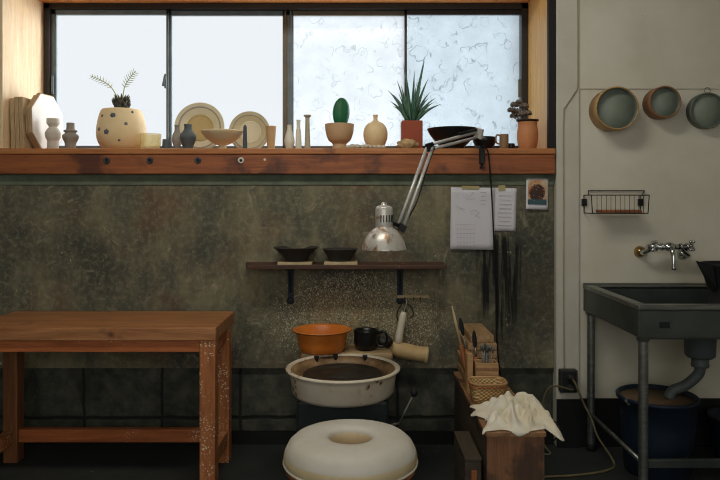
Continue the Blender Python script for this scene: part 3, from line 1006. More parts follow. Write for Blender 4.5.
# inner skin
sh = shade.build('lamp_shade', 'lampmetal', lamp)
B().lathe([(0, 20 * uu), (8 * uu, 20.5 * uu), (12.6 * uu, 18.6 * uu), (17 * uu, 13.4 * uu), (20 * uu, 7.6 * uu), (21.6 * uu, .3 * uu)], tuple(hc), 40).build('reflector', 'lampin', sh)
m = B()
for k in range(9):
    a = -PI / 2 + (k - 1.2) * .32
    r = 8.75 * uu
    m.obox((hc.x + math.cos(a) * r, hc.y + math.sin(a) * r, hc.z + 31.5 * uu), (.004, .004, 7 * uu), (0, 0, a + PI / 2))
m.build('vent_slot', 'blackmatte', sh)
# lamp cord hanging down the wall
o = B().tube([v - Vector((.62, -.055, 1.1)) for v in curve([at(483, 146, -.09), at(488, 152, -.07), at(490, 170, -.056), at(492, 200, -.02), at(494, 245, -.016), at(496, 300, -.01), at(497, 345, -.01), at(501, 380, -.012), at(506, 425, -.03)], 8)], .0035, 8).build('lamp_cord', 'cord_black', None, (.62, -.055, 1.1))
tag(o, 'thin black cord hanging from the lamp clamp down past the pinned papers', 'cord')

# ------------------------------------------------------------------ papers on the wall
def sheet(name, label, cat, x0, y0, x1, y1, Y, tilt, mat='paper'):
    a, b = at(x0, y0, Y), at(x1, y1, Y)
    cx, cz = (a[0] + b[0]) / 2, (a[2] + b[2]) / 2
    w, h = b[0] - a[0], a[2] - b[2]
    t = thing(name, label, cat, (cx, Y, cz))
    t.rotation_euler = (0, tilt, 0)
    vs, fs = [], []
    nx, nz = 8, 10
    for j in range(nz + 1):
        for i in range(nx + 1):
            x, z = (i / nx - .5) * w, (j / nz - .5) * h
            vs.append((x, -.003 * (1 - (j / nz)) ** 2 * (1 + math.sin(i * .8)) * .6, z))
    for j in range(nz):
        for i in range(nx):
            a_ = j * (nx + 1) + i
            fs.append((a_, a_ + 1, a_ + nx + 2, a_ + nx + 1))
    B().add(vs, fs, True).build('sheet', mat, t, solid=-.0008)
    return t, w, h


p2, w, h = sheet('paper', 'smaller white sheet of notes tucked behind the larger sheet on the concrete wall', 'paper', 489, 188, 516, 231, -.003, .03)
q = B()
for j in range(9):
    z = h * .32 - j * .021
    q.obox((.012, -.0052, z), (w * random.uniform(.35, .55), .0004, .0016))
q.build('handwriting', 'pencil', p2)
B().obox((-.008, -.0046, h * .5), (.034, .0006, .026), (0, -.1, 0)).build('tape', 'tape', p2)
p1, w, h = sheet('paper', 'larger white sheet with faint pencil sketch and lists taped on the concrete wall', 'paper', 450.5, 187.5, 494.5, 249.5, -.0095, .012)
q = B()
zz = -.0145
q.tube([(-.035, zz + .002, h * .38), (-.02, zz + .002, h * .34), (.005, zz + .002, h * .43)], .0008, 4)
q.tube(curve([(-.05, zz + .002, h * .36), (-.02, zz + .002, h * .30), (.012, zz + .002, h * .33)], 5), .0006, 4)
q.tube(curve([(-.02, zz + .002, h * .1), (.01, zz + .002, h * .14), (.03, zz + .002, h * .08), (.01, zz + .002, h * .04), (.035, zz + .002, h * .02)], 5), .0006, 4)
for j in range(4):
    q.obox((.05, zz + .002, h * .42 - j * .02), (.03 - .004 * (j % 2), .0004, .0014))
    q.obox((-.08 + .01 * j, zz + .002, h * .2 - j * .006), (.02, .0004, .0012))
for j in range(6):
    for k in range(6):
        q.obox((-.075 + k * .016, zz, -h * .1 - j * .0215), (.010 if (j * 3 + k) % 4 else .006, .0004, .0016))
q.build('handwriting', 'pencil', p1)
B().obox((-.012, -.0045, h * .5), (.085, .0008, .016), (0, .01, 0)).build('tape', 'tape', p1)
ph, w, h = sheet('photograph', 'small white-bordered photo print of an orange flower on the wall below the sill', 'photo', 526, 178.5, 548, 209.5, -.0105, .02)
B().box(-w * .42, w * .42, -.0062, -.0056, -h * .34, h * .44).build('picture', 'print', ph)

# ------------------------------------------------------------------ wall shelf
ZS = .903
sh = thing('wall_shelf', 'narrow dark wooden wall shelf on two iron brackets above the potting wheel', 'shelf', (-.06, 0, ZS))
B().prism([(-.505, 0), (-.475, -.155), (.47, -.15), (.475, 0)], lambda u, v, w: (u, v, w - .02), .02).build('plank', 'shelfwood', sh, bevel=.003)
for px in (290.5, 400):
    X = (px - CX) * U(-.01) + .06
    m = B().box(X - .014, X + .014, -.008, 0, -.20, -.02).box(X - .014, X + .014, -.125, 0, -.026, -.02)
    m.tube(curve([(X, -.11, -.026), (X, -.06, -.045), (X, -.02, -.10), (X, -.008, -.15)], 6), .006, 8)
    m.lathe([(.018, 0), (.012, .006), (0, .007)], (X, -.008, -.19), 14, axis='y')
    m.build('bracket', 'ironblue', sh, bevel=.001)


def bat(px0, px1, label):
    u = U(-.14)
    x0, x1 = (px0 - CX) * u, (px1 - CX) * u
    o = B().box(-(x1 - x0) / 2, (x1 - x0) / 2, -.068, .068, 0, .013).build('bat', 'bat', None, ((x0 + x1) / 2, -.076, ZS), bevel=.0015)
    tag(o, label, 'board', 'pale boards on the wall shelf')
    return o


bat(277.5, 312, 'pale thin square board on the wall shelf under the wider dark bowl')
bat(324, 357.5, 'pale thin square board on the wall shelf under the smaller dark bowl')


def lathe_thing(name, label, cat, loc, prof, mat, group=None, n=40, k=4):
    V = curve([(r, 0, z) for r, z in prof], k)
    o = B().lathe([(max(v.x, 0), v.z) for v in V], n=n).build(name, mat, None, loc)
    return tag(o, label, cat, group)


lathe_thing('bowl', 'wider dark grey clay bowl with flat flared rim on the wall shelf', 'bowl', ((296 - CX) * U(-.08), -.08, ZS + .013),
            [(0, 0), (.05, 0), (.055, .008), (.072, .035), (.105, .062), (.108, .066), (.1, .066), (.068, .04), (.045, .012), (0, .01)], 'darkclay')
lathe_thing('bowl', 'smaller dark grey clay bowl on the wall shelf, right of the wider one', 'bowl', ((340 - CX) * U(-.08), -.08, ZS + .013),
            [(0, 0), (.045, 0), (.05, .01), (.07, .035), (.083, .055), (.085, .058), (.078, .058), (.062, .036), (.04, .012), (0, .01)], 'darkclay')
# little tool rail under the right bracket
X, Y, Z = at(413, 296.5, -.012)
rl = thing('hook_rail', 'short pale wooden rail fixed on the wall below the right shelf bracket', 'rail', (X, 0, Z))
B().box(-.078, .078, -.024, -.0, -.007, .007).build('rail', 'bat', rl, bevel=.002)
for dx in (-.045, .0, .035):
    B().tube(curve([(dx, -.024, 0), (dx, -.034, -.006), (dx, -.036, -.018), (dx, -.030, -.022)], 4), .002, 6).build('hook', 'wire', rl)
X2, _, Z2 = at(398, 301, -.03)
m = B().tube(curve([(0, -.034, -.02), (-.028, -.034, -.06), (-.035, -.034, -.10), (-.02, -.034, -.125), (0, -.034, -.10), (.008, -.034, -.05), (0, -.034, -.02)], 6), .003, 8)
m.tube(curve([(0, -.034, -.02), (.035, -.034, -.05), (.045, -.034, -.085), (.03, -.034, -.105)], 6), .003, 8)
tag(m.build('wire_tool', 'wire', None, (X - .045, 0, Z)), 'dark looped wire clay tool hanging from the small hook rail', 'tool')

# ------------------------------------------------------------------ the table
TX0, TX1, TY0, TY1, TZ = -1.645, -.598, -.535, -.12, .681
tb = thing('work_table', 'heavy worn reddish wooden work table against the concrete wall', 'table', ((TX0 + TX1) / 2, (TY0 + TY1) / 2, 0))
ox, oy = (TX0 + TX1) / 2, (TY0 + TY1) / 2
hx, hy = (TX1 - TX0) / 2, (TY1 - TY0) / 2
B().box(-hx, hx, -hy, hy, TZ - .056, TZ).build('table_top', 'table_top', tb, bevel=.005)
lg = .066
for sx, sy in ((-1, -1), (1, -1), (-1, 1), (1, 1)):
    x0 = sx * (hx - .004) if sx < 0 else hx - .004 - lg
    y0 = -(hy - .008) if sy < 0 else hy - .05 - lg
    B().box(x0, x0 + lg, y0, y0 + lg, 0, TZ - .056).build('leg', 'table_leg' if sx > 0 else 'table_leg_plain', tb, bevel=.004)
xi = hx - .004 - lg
B().box(-xi, xi, -hy + .014, -hy + .038, TZ - .105, TZ - .056).build('apron', 'table_rail', tb, bevel=.002)
B().box(-xi, xi, hy - .09, hy - .066, TZ - .105, TZ - .056).build('apron', 'table_rail', tb, bevel=.002)
for s in (-1, 1):
    x = s * (hx - .03)
    B().box(x - .012, x + .012, -hy + .074, hy - .116, TZ - .125, TZ - .056).build('apron', 'table_rail', tb, bevel=.002)
    B().box(x - .02, x + .02, -hy + .074, hy - .116, .088, .15).build('stretcher', 'table_leg', tb, bevel=.003)
B().box(-xi, xi, hy - .105, hy - .07, .092, .152).build('stretcher', 'table_rail', tb, bevel=.003)

# ------------------------------------------------------------------ potting wheel
WX, WY, WZ = (343 - CX) * U(-.45), -.45, .496
wh = thing('potting_wheel', 'electric potting wheel with a white splash pan below the wall shelf', 'potting wheel', (WX, WY, 0))
R = .2435
pan = B().lathe([(0, WZ - .115), (.15, WZ - .115), (.205, WZ - .110), (.217, WZ - .095), (.225, WZ - .03), (.229, WZ - .012), (R, WZ - .006), (R + .001, WZ), (R - .008, WZ + .005), (R - .018, WZ + .001), (.215, WZ - .02), (.20, WZ - .06), (.19, WZ - .085), (0, WZ - .09)], n=64).build('splash_pan', 'pan', wh)
B().lathe([(0, WZ - .0885), (.187, WZ - .0835), (.198, WZ - .059), (.2125, WZ - .021), (.222, WZ - .006), (.2215, WZ - .003), (.205, WZ - .03), (.19, WZ - .075), (.17, WZ - .08), (0, WZ - .083)], n=64).build('slip_coat', 'pan_in', pan)
B().lathe([(.04, WZ - .09), (.04, WZ - .045), (.168, WZ - .045), (.171, WZ - .04), (.171, WZ - .028), (.167, WZ - .024), (.11, WZ - .024), (.108, WZ - .027), (.07, WZ - .026), (.068, WZ - .023), (0, WZ - .023)], n=56).build('wheel_head', 'wheelhead', wh)
# body: steel cabinet on feet with a tan rear deck
B().box(-.19, .19, -.10, .30, .07, WZ - .117).build('cabinet', 'wheelbase', wh, bevel=.012)
for sx in (-1, 1):
    for sy in (-.07, .27):
        B().lathe([(.022, 0), (.022, .02), (.016, .03), (.016, .072)], (sx * .165, sy, 0), 14).build('foot', 'blackmatte', wh)
B().prism([(-.20, .228), (.225, .228), (.225, .30), (.15, .42), (-.17, .42), (-.215, .33)], lambda u, v, w: (u, v, w + WZ - .03), .038).build('rear_deck', 'deck', wh, bevel=.012, seg=3)
B().box(-.15, .17, .30, .38, .06, WZ - .03).build('rear_panel', 'wheelbase', wh, bevel=.006)
for dx in (-.125, -.04, .095):
    m = B().prism([(-.012, 0), (.012, 0), (.009, -.018), (.0, -.04), (-.007, -.018)], lambda u, v, w: (u, w, v), .006)
    m.build('slip_drip', 'black', wh, (dx, math.sqrt(.2185 ** 2 - dx * dx) - .008, WZ + .007), bevel=.001)
# speed lever on the right
m = B().tube([(.235, -.05, .27), (.30, -.02, .385)], [.004, .004], 8).tube([(.188, -.05, .262), (.237, -.05, .272)], .006, 8)
lv = m.build('speed_lever', 'toolmetal', wh)
B().ball((.302, -.02, .392), .016, .016, .019, 16, 10).build('knob', 'blackmatte', lv)

# things on the wheel's deck
DZ = WZ + .008
X = (322 - CX) * U(-.165)
ob = thing('plastic_bowl', 'orange plastic wash bowl on the rear deck of the potting wheel', 'bowl', (X, -.165, DZ))
B().lathe([(0, 0), (.098, 0), (.104, .005), (.112, .03), (.122, .085), (.133, .094), (.139, .096), (.139, .100), (.131, .102), (.118, .092), (.108, .03), (.098, .008), (0, .006)], n=48).build('bowl', 'orange', ob)
B().lathe([(.1375, .0945), (.1405, .0955), (.1405, .0985), (.1385, .0995)], n=48).build('rim_edge', 'orange_edge', ob)
X = (366 - CX) * U(-.15)
bp = thing('pot', 'small black pot with a loop handle beside the orange bowl', 'pot', (X, -.15, DZ))
B().lathe([(0, 0), (.035, 0), (.05, .012), (.058, .04), (.056, .075), (.06, .09), (.06, .094), (.054, .092), (.05, .07), (.05, .03), (.03, .012), (0, .01)], n=36).build('pot_body', 'black', bp)
B().tube(curve([(.054, -.01, .078), (.085, -.02, .088), (.10, -.02, .055), (.085, -.015, .02), (.052, -.01, .02)], 6), .007, 8).build('handle', 'black', bp)
X, Y, Z = at(385, 349, -.15)
o = B().ball((0, 0, .030), .034, .028, .032, 24, 14, None, lambda p: 1 + .4 * mnoise.noise(Vector(p) * 1.8 + Vector((4, 4, 4)))).build('sponge', 'wheelhead', None, (X + .0, -.085, DZ))
tag(o, 'dark damp clay-soaked sponge on the wheel deck beside the black pot', 'sponge')

# cream pistol-shaped dryer hanging beside the wheel
hd = thing('hair_dryer', 'cream pistol-shaped dryer hanging nose to the right beside the wheel', 'dryer', at(398, 350, -.05))
hu = U(-.05)
barrel = [(-9, 3, 3.5), (-7, 2.6, 6), (0, 0, 8.2), (8, -1.2, 8), (18, -3.2, 7.6), (27, -4.6, 7.8), (29, -4.8, 8)]
B().tube([(x * hu, 0, z * hu) for x, z, r in barrel], [r * hu for x, z, r in barrel], 24).build('barrel', 'dryercream', hd)
B().tube([(27 * hu, 0, -4.7 * hu), (29.6 * hu, 0, -5 * hu)], [8.3 * hu, 8.3 * hu], 24).build('nozzle_ring', 'bat', hd)
hp = [(0, 5, 4.2), (1, 14, 4), (3, 24, 3.6), (5, 34, 3.5), (6, 38, 2.6)]
B().tube([(x * hu, 0, z * hu) for x, z, r in hp], [r * hu for x, z, r in hp], 16).build('handle', 'pan', hd)
B().tube(curve([(6 * hu, 0, 38 * hu), (8 * hu, .01, 44 * hu), (9 * hu, .018, 49 * hu), (7 * hu, .018, 52 * hu)], 5), .0035, 8).build('hanging_loop', 'toolmetal', hd)

# ------------------------------------------------------------------ ring stool in the foreground
SX, SY = (350.5 - CX) * U(-1.18), -1.18
ST = .462
sq = thing('stool', 'low round stool with a white ring-shaped cushion in front of the wheel', 'stool', (SX, SY, 0))
B().lathe([(.152, ST - .092), (.2, ST - .09), (.2085, ST - .082), (.2095, ST - .05), (.206, ST - .04), (.197, ST - .022), (.180, ST - .007), (.15, ST), (.105, ST + .002), (.080, ST + .001), (.071, ST - .004), (.067, ST - .012), (.065, ST - .08), (.066, ST - .09), (.152, ST - .092)], n=72).build('cushion', 'seat', sq)
B().lathe([(.2086, ST - .078), (.2115, ST - .07), (.2115, ST - .056), (.2092, ST - .046)], n=72).build('cushion_band', 'seat_side', sq)
B().lathe([(.0655, ST - .014), (.0635, ST - .02), (.0635, ST - .085), (.066, ST - .089)], n=48).build('hole_lining', 'seat_side', sq)
B().tube([(math.cos(2 * PI * k / 60) * .2105, math.sin(2 * PI * k / 60) * .2105, ST - .078) for k in range(60)], .004, 8, True).build('piping', 'seat', sq)
B().lathe([(0, ST - .105), (.203, ST - .105), (.206, ST - .10), (.206, ST - .094), (.2, ST - .09), (0, ST - .09)], n=60).build('seat_board', 'seat_drum', sq)
B().lathe([(0, 0), (.16, 0), (.165, .01), (.178, .18), (.19, ST - .11), (.19, ST - .105), (0, ST - .105)], n=60).build('drum', 'seat_drum', sq)
B().lathe([(.166, .05), (.1725, .052), (.1735, .075), (.168, .077)], n=60).build('hoop', 'iron', sq)

# ------------------------------------------------------------------ bench box on the right
BX0, BX1, BY0, BY1, BZ = .447, .655, -.94, -.10, .389
bn = thing('storage_bench', 'long narrow worn wooden box bench running out from the wall beside the wheel', 'bench', ((BX0 + BX1) / 2, (BY0 + BY1) / 2, 0))
bx, by = (BX1 - BX0) / 2, (BY1 - BY0) / 2
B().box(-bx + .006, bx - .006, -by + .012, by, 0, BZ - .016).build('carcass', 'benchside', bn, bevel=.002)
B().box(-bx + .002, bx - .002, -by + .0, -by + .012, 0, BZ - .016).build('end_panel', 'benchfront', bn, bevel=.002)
yy = -by - .006
for k, ln in enumerate((.235, .29, .321)):
    B().box(-bx - .003 + .002 * k, bx + .003 - .001 * k, yy, yy + ln - .004, BZ - .016, BZ - .001 * (k % 2)).build('top_plank', 'benchwood', bn, bevel=.002)
    yy += ln
# stacked boards at the far end of the bench
z = BZ
nb = 7
words = ['lowest of the stack', 'second from the bottom', 'third from the bottom', 'halfway up the stack', 'third from the top', 'second from the top', 'topmost of the stack']
for i in range(nb):
    th = (.034, .030, .036, .028, .038, .034, .036)[i]
    w0 = .064 + (.004, 0, .006, -.002, .004, .0, -.012)[i]
    dx = (.0, .004, -.003, .005, 0, -.003, 0)[i]
    o = B().box(-w0, w0, -.15, .15, 0, th - .002).build('board', 'stack', None, (.541 + dx, -.202 - .004 * (i % 3), z), (0, 0, (.0, .02, -.015, .01, -.02, .015, .0)[i]), bevel=.004)
    tag(o, 'thick brown wooden board on the far end of the bench, ' + words[i], 'board', 'boards stacked on the bench')
    z += th - .002
# wooden tub with tools
tx, ty = .538, -.44
tub = thing('tool_tub', 'pale wooden tub full of metal clay tools before the board stack', 'tub', (tx, ty, BZ))
m = B()
w_, d_, h_ = .048, .04, .130
m.box(-w_, w_, -d_, -d_ + .007, 0, h_).box(-w_, w_, d_ - .007, d_, 0, h_).box(-w_, -w_ + .007, -d_ + .007, d_ - .007, 0, h_).box(w_ - .007, w_, -d_ + .007, d_ - .007, 0, h_).box(-w_ + .007, w_ - .007, -d_ + .007, d_ - .007, 0, .008)
m.build('tub', 'toolbox', tub, bevel=.002)
for zz in (.04, .10):
    B().box(-w_ - .002, w_ + .002, -d_ - .002, -d_, zz, zz + .012).build('slat', 'benchwood', tub, bevel=.001)
tl0 = None
for i in range(14):
    a, b = random.uniform(-.032, .032), random.uniform(-.024, .024)
    if tl0 is None:
        tl0 = thing('modelling_tool', 'thin grey metal clay tool standing in the pale wooden tub', 'tool', (0, 0, 0), 0, 'metal clay tools in the wooden tub')
        B().tube([(0, 0, 0), (0, 0, .165)], [.0022, .0026], 6).build('shaft', 'toolmetal', tl0)
        B().ball((0, 0, .178), .006, .0035, .015, 10, 8).build('tip', 'toolmetal', tl0)
        o = tl0
    else:
        o = dup(tl0)
    o.location = (tx + a * .3, ty + b * .3, BZ + .010)
    o.rotation_euler = (-b * 4.0, a * 5.0 + random.uniform(-.12, .12), random.uniform(0, 3))
# upright board and long tools at the left of the tub
o = B().box(-.012, .012, -.03, .03, 0, .165).build('board', 'toolbox', None, (.468, -.44, BZ), (0, .0, 0), bevel=.002)
tag(o, 'narrow pale offcut board standing upright on the bench left of the tool tub', 'board')


def longtool(label, x0, y0, z0, x1, y1, z1, kind):
    A, Bv = Vector((x0, y0, z0)), Vector((x1, y1, z1))
    t = thing('clay_tool', label, 'tool', A)
    d = Bv - A
    B().tube([(0, 0, 0), d * .2, d * .48, d * .5], [.009, .011, .009, .006], 12).build('handle', 'handle', t)
    if kind == 0:
        B().tube([d * .48, d * .8, d], [.005, .006, .003], 10).build('blade', 'bat', t)
    else:
        B().tube([d * .48, d * .7], [.005, .004], 8).build('shaft', 'toolmetal', t)
        B().ball(d * .86, .010, .003, .042, 12, 10, (0, math.atan2(d.x, d.z), 0)).build('blade', 'iron', t)


longtool('long cream-tipped wooden stick leaning left behind the tool tub', .482, -.365, .40, *at(452, 306, -.33), 0)
longtool('dark-bladed tool with orange handle, leaning left between the stick and the tub', .49, -.39, .42, *at(460, 318, -.36), 1)
longtool('short dark-bladed spatula with orange handle standing behind the tub tools', .515, -.388, .42, *at(474, 333, -.375), 1)
# wicker basket
kx, ky = .522, -.57
bk = thing('basket', 'small pale woven basket on the bench in front of the tool tub', 'basket', (kx, ky, BZ))


def weave():
    t = NT('pale_wicker')
    o = t.xyz()
    a = t.math('SINE', t.math('MULTIPLY', t.math('ADD', o[0], o[1]), 330))
    b = t.math('SINE', t.math('MULTIPLY', o[2], 420))
    w = t.math('MULTIPLY', a, b)
    col = t.mix(t.ramp(w, -.5, .6), S(160, 122, 74), S(216, 182, 124))
    return t.finish(col, .7, 0, w, .8, .004)


MAT['wicker'] = weave()


def rrect(a, b, z, n=32, e=4):
    out = []
    for k in range(n):
        t_ = 2 * PI * k / n
        c, s = math.cos(t_), math.sin(t_)
        out.append((math.copysign(abs(c) ** (2 / e), c) * a, math.copysign(abs(s) ** (2 / e), s) * b, z))
    return out


rings = [rrect(.001, .001, 0), rrect(.062, .05, 0), rrect(.067, .055, .02), rrect(.071, .058, .055), rrect(.074, .06, .078), rrect(.069, .055, .078), rrect(.064, .051, .03), rrect(.058, .046, .008), rrect(.001, .001, .008)]
vs = [p for r in rings for p in r]
fs = [(i * 32 + k, i * 32 + (k + 1) % 32, i * 32 + 32 + (k + 1) % 32, i * 32 + 32 + k) for i in range(len(rings) - 1) for k in range(32)]
B().add(vs, fs, True).build('weave', 'wicker', bk)
B().tube(rrect(.073, .059, .08), .005, 8, True).build('rim', 'toolbox', bk)
B().tube([(x * 1.02, y * 1.02, z - .012) for x, y, z in rrect(.073, .059, .08)], .003, 8, True).build('binding', 'seat_drum', bk)


# crumpled linen cloth over the front of the bench
def cloth():
    nx, ny = 110, 80
    FOLDS = [(-.9, -.5, -.35, .1, .022, .12), (-.35, .1, .1, .55, .034, .16), (.1, .6, .75, .15, .036, .15), (.75, .1, .95, -.55, .026, .11),
             (-.15, .35, -.25, -.75, .030, .10), (.2, .2, .15, -.8, .022, .09), (.35, .05, .85, -.8, .030, .10), (-.6, .45, -.1, .25, .026, .12),
             (-.75, -.1, -.55, -.8, .018, .09), (.5, .5, .3, -.3, .024, .09), (.0, .75, -.6, .7, .016, .12), (.05, -.1, -.45, -.45, .020, .08)]
    cxm, cym = .592, -.80
    vs, fs = [], []
    for j in range(ny + 1):
        for i in range(nx + 1):
            s, t_ = i / nx * 2 - 1, j / ny * 2 - 1
            # wavy outline
            a = math.atan2(t_, s)
            k = 1 + .10 * math.sin(3 * a + .7) + .07 * math.sin(7 * a) + .05 * math.sin(11 * a + 2)
            x = cxm + s * .150 * k + .012 * mnoise.noise(Vector((s * 2.5, t_ * 2.5, 5)))
            y = cym + t_ * .135 * k + .015 * mnoise.noise(Vector((s * 2.5, t_ * 2.5, 9)))
            e = max(0, 1 - max(abs(s), abs(t_)) ** 3)
            z = BZ + .005 + .016 * e
            acc = 0
            for (ax, ay, bx_, by_, hh, ww) in FOLDS:
                vx, vy = bx_ - ax, by_ - ay
                q = max(0, min(1, ((s - ax) * vx + (t_ - ay) * vy) / (vx * vx + vy * vy)))
                dd = math.hypot(s - ax - vx * q, t_ - ay - vy * q)
                acc += (hh * math.exp(-(dd / ww) ** 2) * (.35 + .65 * e) * (1 - .3 * q)) ** 5
            z += 2.0 * acc ** .2 + e * .010 * mnoise.noise(Vector((s * 5, t_ * 5, 2)))
            # bend down past the bench edges
            lim_x1, lim_x0, lim_y = BX1 + .006, BX0 - .007, BY0 - .008
            over = max(0, x - lim_x1, lim_x0 - x)
            if over > 0:
                z -= over * .55
                x = (lim_x1 + over * .85) if x > lim_x1 else (lim_x0 - over * .85)
            if y < lim_y:
                z -= (lim_y - y) * 1.0
                y = lim_y - .006 - .2 * (lim_y - y)
            vs.append((x - cxm, y - cym, z - BZ))
    for j in range(ny):
        for i in range(nx):
            a = j * (nx + 1) + i
            fs.append((a, a + 1, a + nx + 2, a + nx + 1))
    o = B().add(vs, fs, True).build('cloth', 'linen', None, (cxm, cym, BZ), solid=.003)
    tag(o, 'crumpled white linen cloth thrown over the front end of the bench', 'cloth')


cloth()
# low crate on the floor left of the bench
cr = thing('crate', 'low dark wooden crate on the floor tucked against the bench side', 'crate', (.411, -.74, 0))
m = B().box(-.03, .03, -.14, -.128, 0, .26).box(-.03, .03, .128, .14, 0, .26).box(-.03, -.02, -.128, .128, 0, .26).box(.02, .03, -.128, .128, 0, .26).box(-.02, .02, -.128, .128, 0, .012)
m.build('crate_body', 'benchside', cr, bevel=.003)
B().box(-.031, .031, -.142, .142, .26, .275).build('lid', 'benchside', cr, bevel=.003)
B().box(-.008, .012, -.150, -.1405, .13, .23).build('wooden_catch', 'handle', cr, bevel=.002)

# ------------------------------------------------------------------ white wall: sieves, wire basket, tap
def sieve(label, px, py, rpx, dep, m1, kind=0):
    Y0 = -.021
    yf = Y0 - dep
    u = U(yf)
    X, _, Z = at(px, py, yf)
    r = rpx * u
    t = thing('sieve', label, 'sieve', (X, Y0, Z), 0, 'round sieves hung on the white wall')
    w = .006
    w = .0045
    B().lathe([(r - w, 0), (r, 0), (r, dep * .42), (r + .002, dep * .42), (r + .002, dep - .002), (r, dep), (r - w, dep), (r - w, 0)], n=60, axis='y').build('rim', m1, t)
    B().lathe([(0, 0), (r - w, 0), (r - w, .0015), (0, .0015)], (0, -dep * .66, 0), 56, axis='y').build('mesh', 'screen', t)
    B().lathe([(r - w - .0012, dep * .02), (r - w - .0012, dep * .97), (r - w - .0002, dep * .97)], (0, 0, 0), 56, axis='y').build('inner_lining', 'sievemetal', t)  # thin grey-green skin over the inner face of the rim
    if kind == 1:
        B().tube([(math.cos(2 * PI * k / 20) * .014, -dep * .8, r + .012 + math.sin(2 * PI * k / 20) * .014) for k in range(20)], .0022, 6, True).build('hanging_ring', 'toolmetal', t)
    else:
        B().tube([(-r * .97 - .003, -dep * .5 + math.cos(2 * PI * k / 16) * .010, math.sin(2 * PI * k / 16) * .010) for k in range(16)], .0018, 6, True).build('hanging_ring', 'wire', t)
    B().lathe([(.003, 0), (.003, dep * .4), (.005, dep * .4), (0, dep * .42)], (0, 0, r - .008), 10, axis='y').build('nail', 'iron', t)
    return t


sieve('largest round sieve with a pale bent-wood rim on the white wall', 617.5, 108, 21.3, .105, 'sievewood')
sieve('smaller round sieve with a brown wooden rim, middle of the three on the white wall', 665.5, 101.8, 15.8, .085, 'sievewood2')
sieve('round dark tin sieve with a wire hanging ring right of the wooden sieves', 708.5, 110.3, 17.6, .05, 'sievemetal', 1)

# wire rack
X, Y, Z = at(620.5, 203.5, -.13)
rk = thing('wire_rack', 'dark wire soap rack fixed on the white wall below the sieves', 'rack', (X, -.022, Z))
rw, dp = .138, .105
ztop, zbot = .040, -.047
m = B()
fr_ = lambda x, y, z: (x, y, z)
m.tube([(-rw, 0, ztop), (-rw, -dp, ztop), (rw, -dp, ztop), (rw, 0, ztop)], .0026, 8)
m.tube([(-rw, -.004, zbot), (-rw + .006, -dp, zbot), (rw - .006, -dp, zbot), (rw, -.004, zbot)], .0026, 8)
m.tube([(-rw + .02, -.006, ztop + .022), (rw + .02, -.006, ztop + .022)], .0028, 8)
for s in (-1, 1):
    m.tube([(s * rw, 0, ztop), (s * rw, -.004, zbot)], .0024, 6)
    m.tube([(s * rw, -dp, ztop), (s * (rw - .006), -dp, zbot)], .0024, 6)
m.tube([(-rw + .02, -.006, ztop + .022), (-rw + .016, -.02, ztop)], .0024, 6).tube([(rw + .02, -.006, ztop + .022), (rw, -.02, ztop)], .0024, 6)
m.build('frame', 'wire', rk)
m = B()
for k in range(11):
    x = -rw * .8 + k * rw * 1.6 / 10
    m.tube([(x, -dp, ztop), (x, -dp, zbot), (x, 0, zbot)], .0013, 6)
m.build('bars', 'wire', rk)
for s in (-1, 1):
    B().box(s * rw - .012, s * rw + .012, -.012, .002, -.012, .022).build('wall_plate', 'iron', rk, bevel=.002)
o = B().box(-.1, .1, -.035, .035, 0, .014).build('wooden_slat', 'redbar', None, (X + .012, -.078, Z + zbot + .0028), (0, 0, 0), bevel=.004)
tag(o, 'red brown wooden slat lying in the wire soap rack', 'slat')

# wall tap
X, Y, Z = at(670, 252, -.1)
tp = thing('wall_tap', 'chrome two-handle wall mixer tap above the steel sink', 'tap', (X, -.02, Z))
tu = U(-.095)
for s, px, py in ((-1, 641, 252), (1, 684, 254.5)):
    x, z = (px - CX) * U(-.035) - X, H + (CY - py) * U(-.035) - Z
    B().lathe([(.029, 0), (.029, .004), (.023, .02), (.012, .028)], (x, 0, z), 24, axis='y').build('wall_rose', 'brassy' if s < 0 else 'chrome', tp)
    xe = (651 - 670) * tu if s < 0 else (681 - 670) * tu
    ze = (252 - 247) * tu
    B().tube(curve([(x, -.02, z), (x + .003 * s, -.05, z), (xe * .6 + x * .4, -.072, (z + ze) / 2), (xe, -.076, ze)], 5), .0125, 12).build('inlet_elbow', 'chrome', tp)
m = B().tube([((648 - 670) * tu, -.076, .024), ((690 - 670) * tu, -.076, .024)], .0135, 14)
m.ball((.0, -.076, .024), .030, .021, .023, 18, 12)
for px in (656, 662, 681, 687):
    m.tube([((px - 670) * tu - .003, -.076, .024), ((px - 670) * tu + .003, -.076, .024)], .019, 14)
m.build('body', 'chrome', tp)
for px, py in ((654, 246), (691.5, 245.5)):
    hx_ = (px - 670) * tu
    hz_ = (252 - py) * tu
    m = B().ball((hx_, -.082, hz_), .009, n=12, m=8)
    for k in range(4):
        a = PI / 4 + k * PI / 2
        q = Vector((hx_ + .019 * math.cos(a), -.086 + .018 * math.cos(a), hz_ + math.sin(a) * .026))
        m.tube([(hx_, -.082, hz_), q], [.005, .0065], 8).ball(q, .0085, n=10, m=8)
    m.build('handle', 'chrome', tp)
B().tube(curve([(0, -.085, .02), (0, -.10, .012), (0, -.112, -.01), (0, -.116, -.04), (0, -.118, -.075)], 5), [.013] * 5 + [.0115] * 15 + [.011], 12).build('spout', 'chrome', tp)
B().lathe([(.008, 0), (.0115, .002), (.0115, .014), (.009, .016)], (0, -.118, -.082), 14).build('aerator', 'chrome', tp)

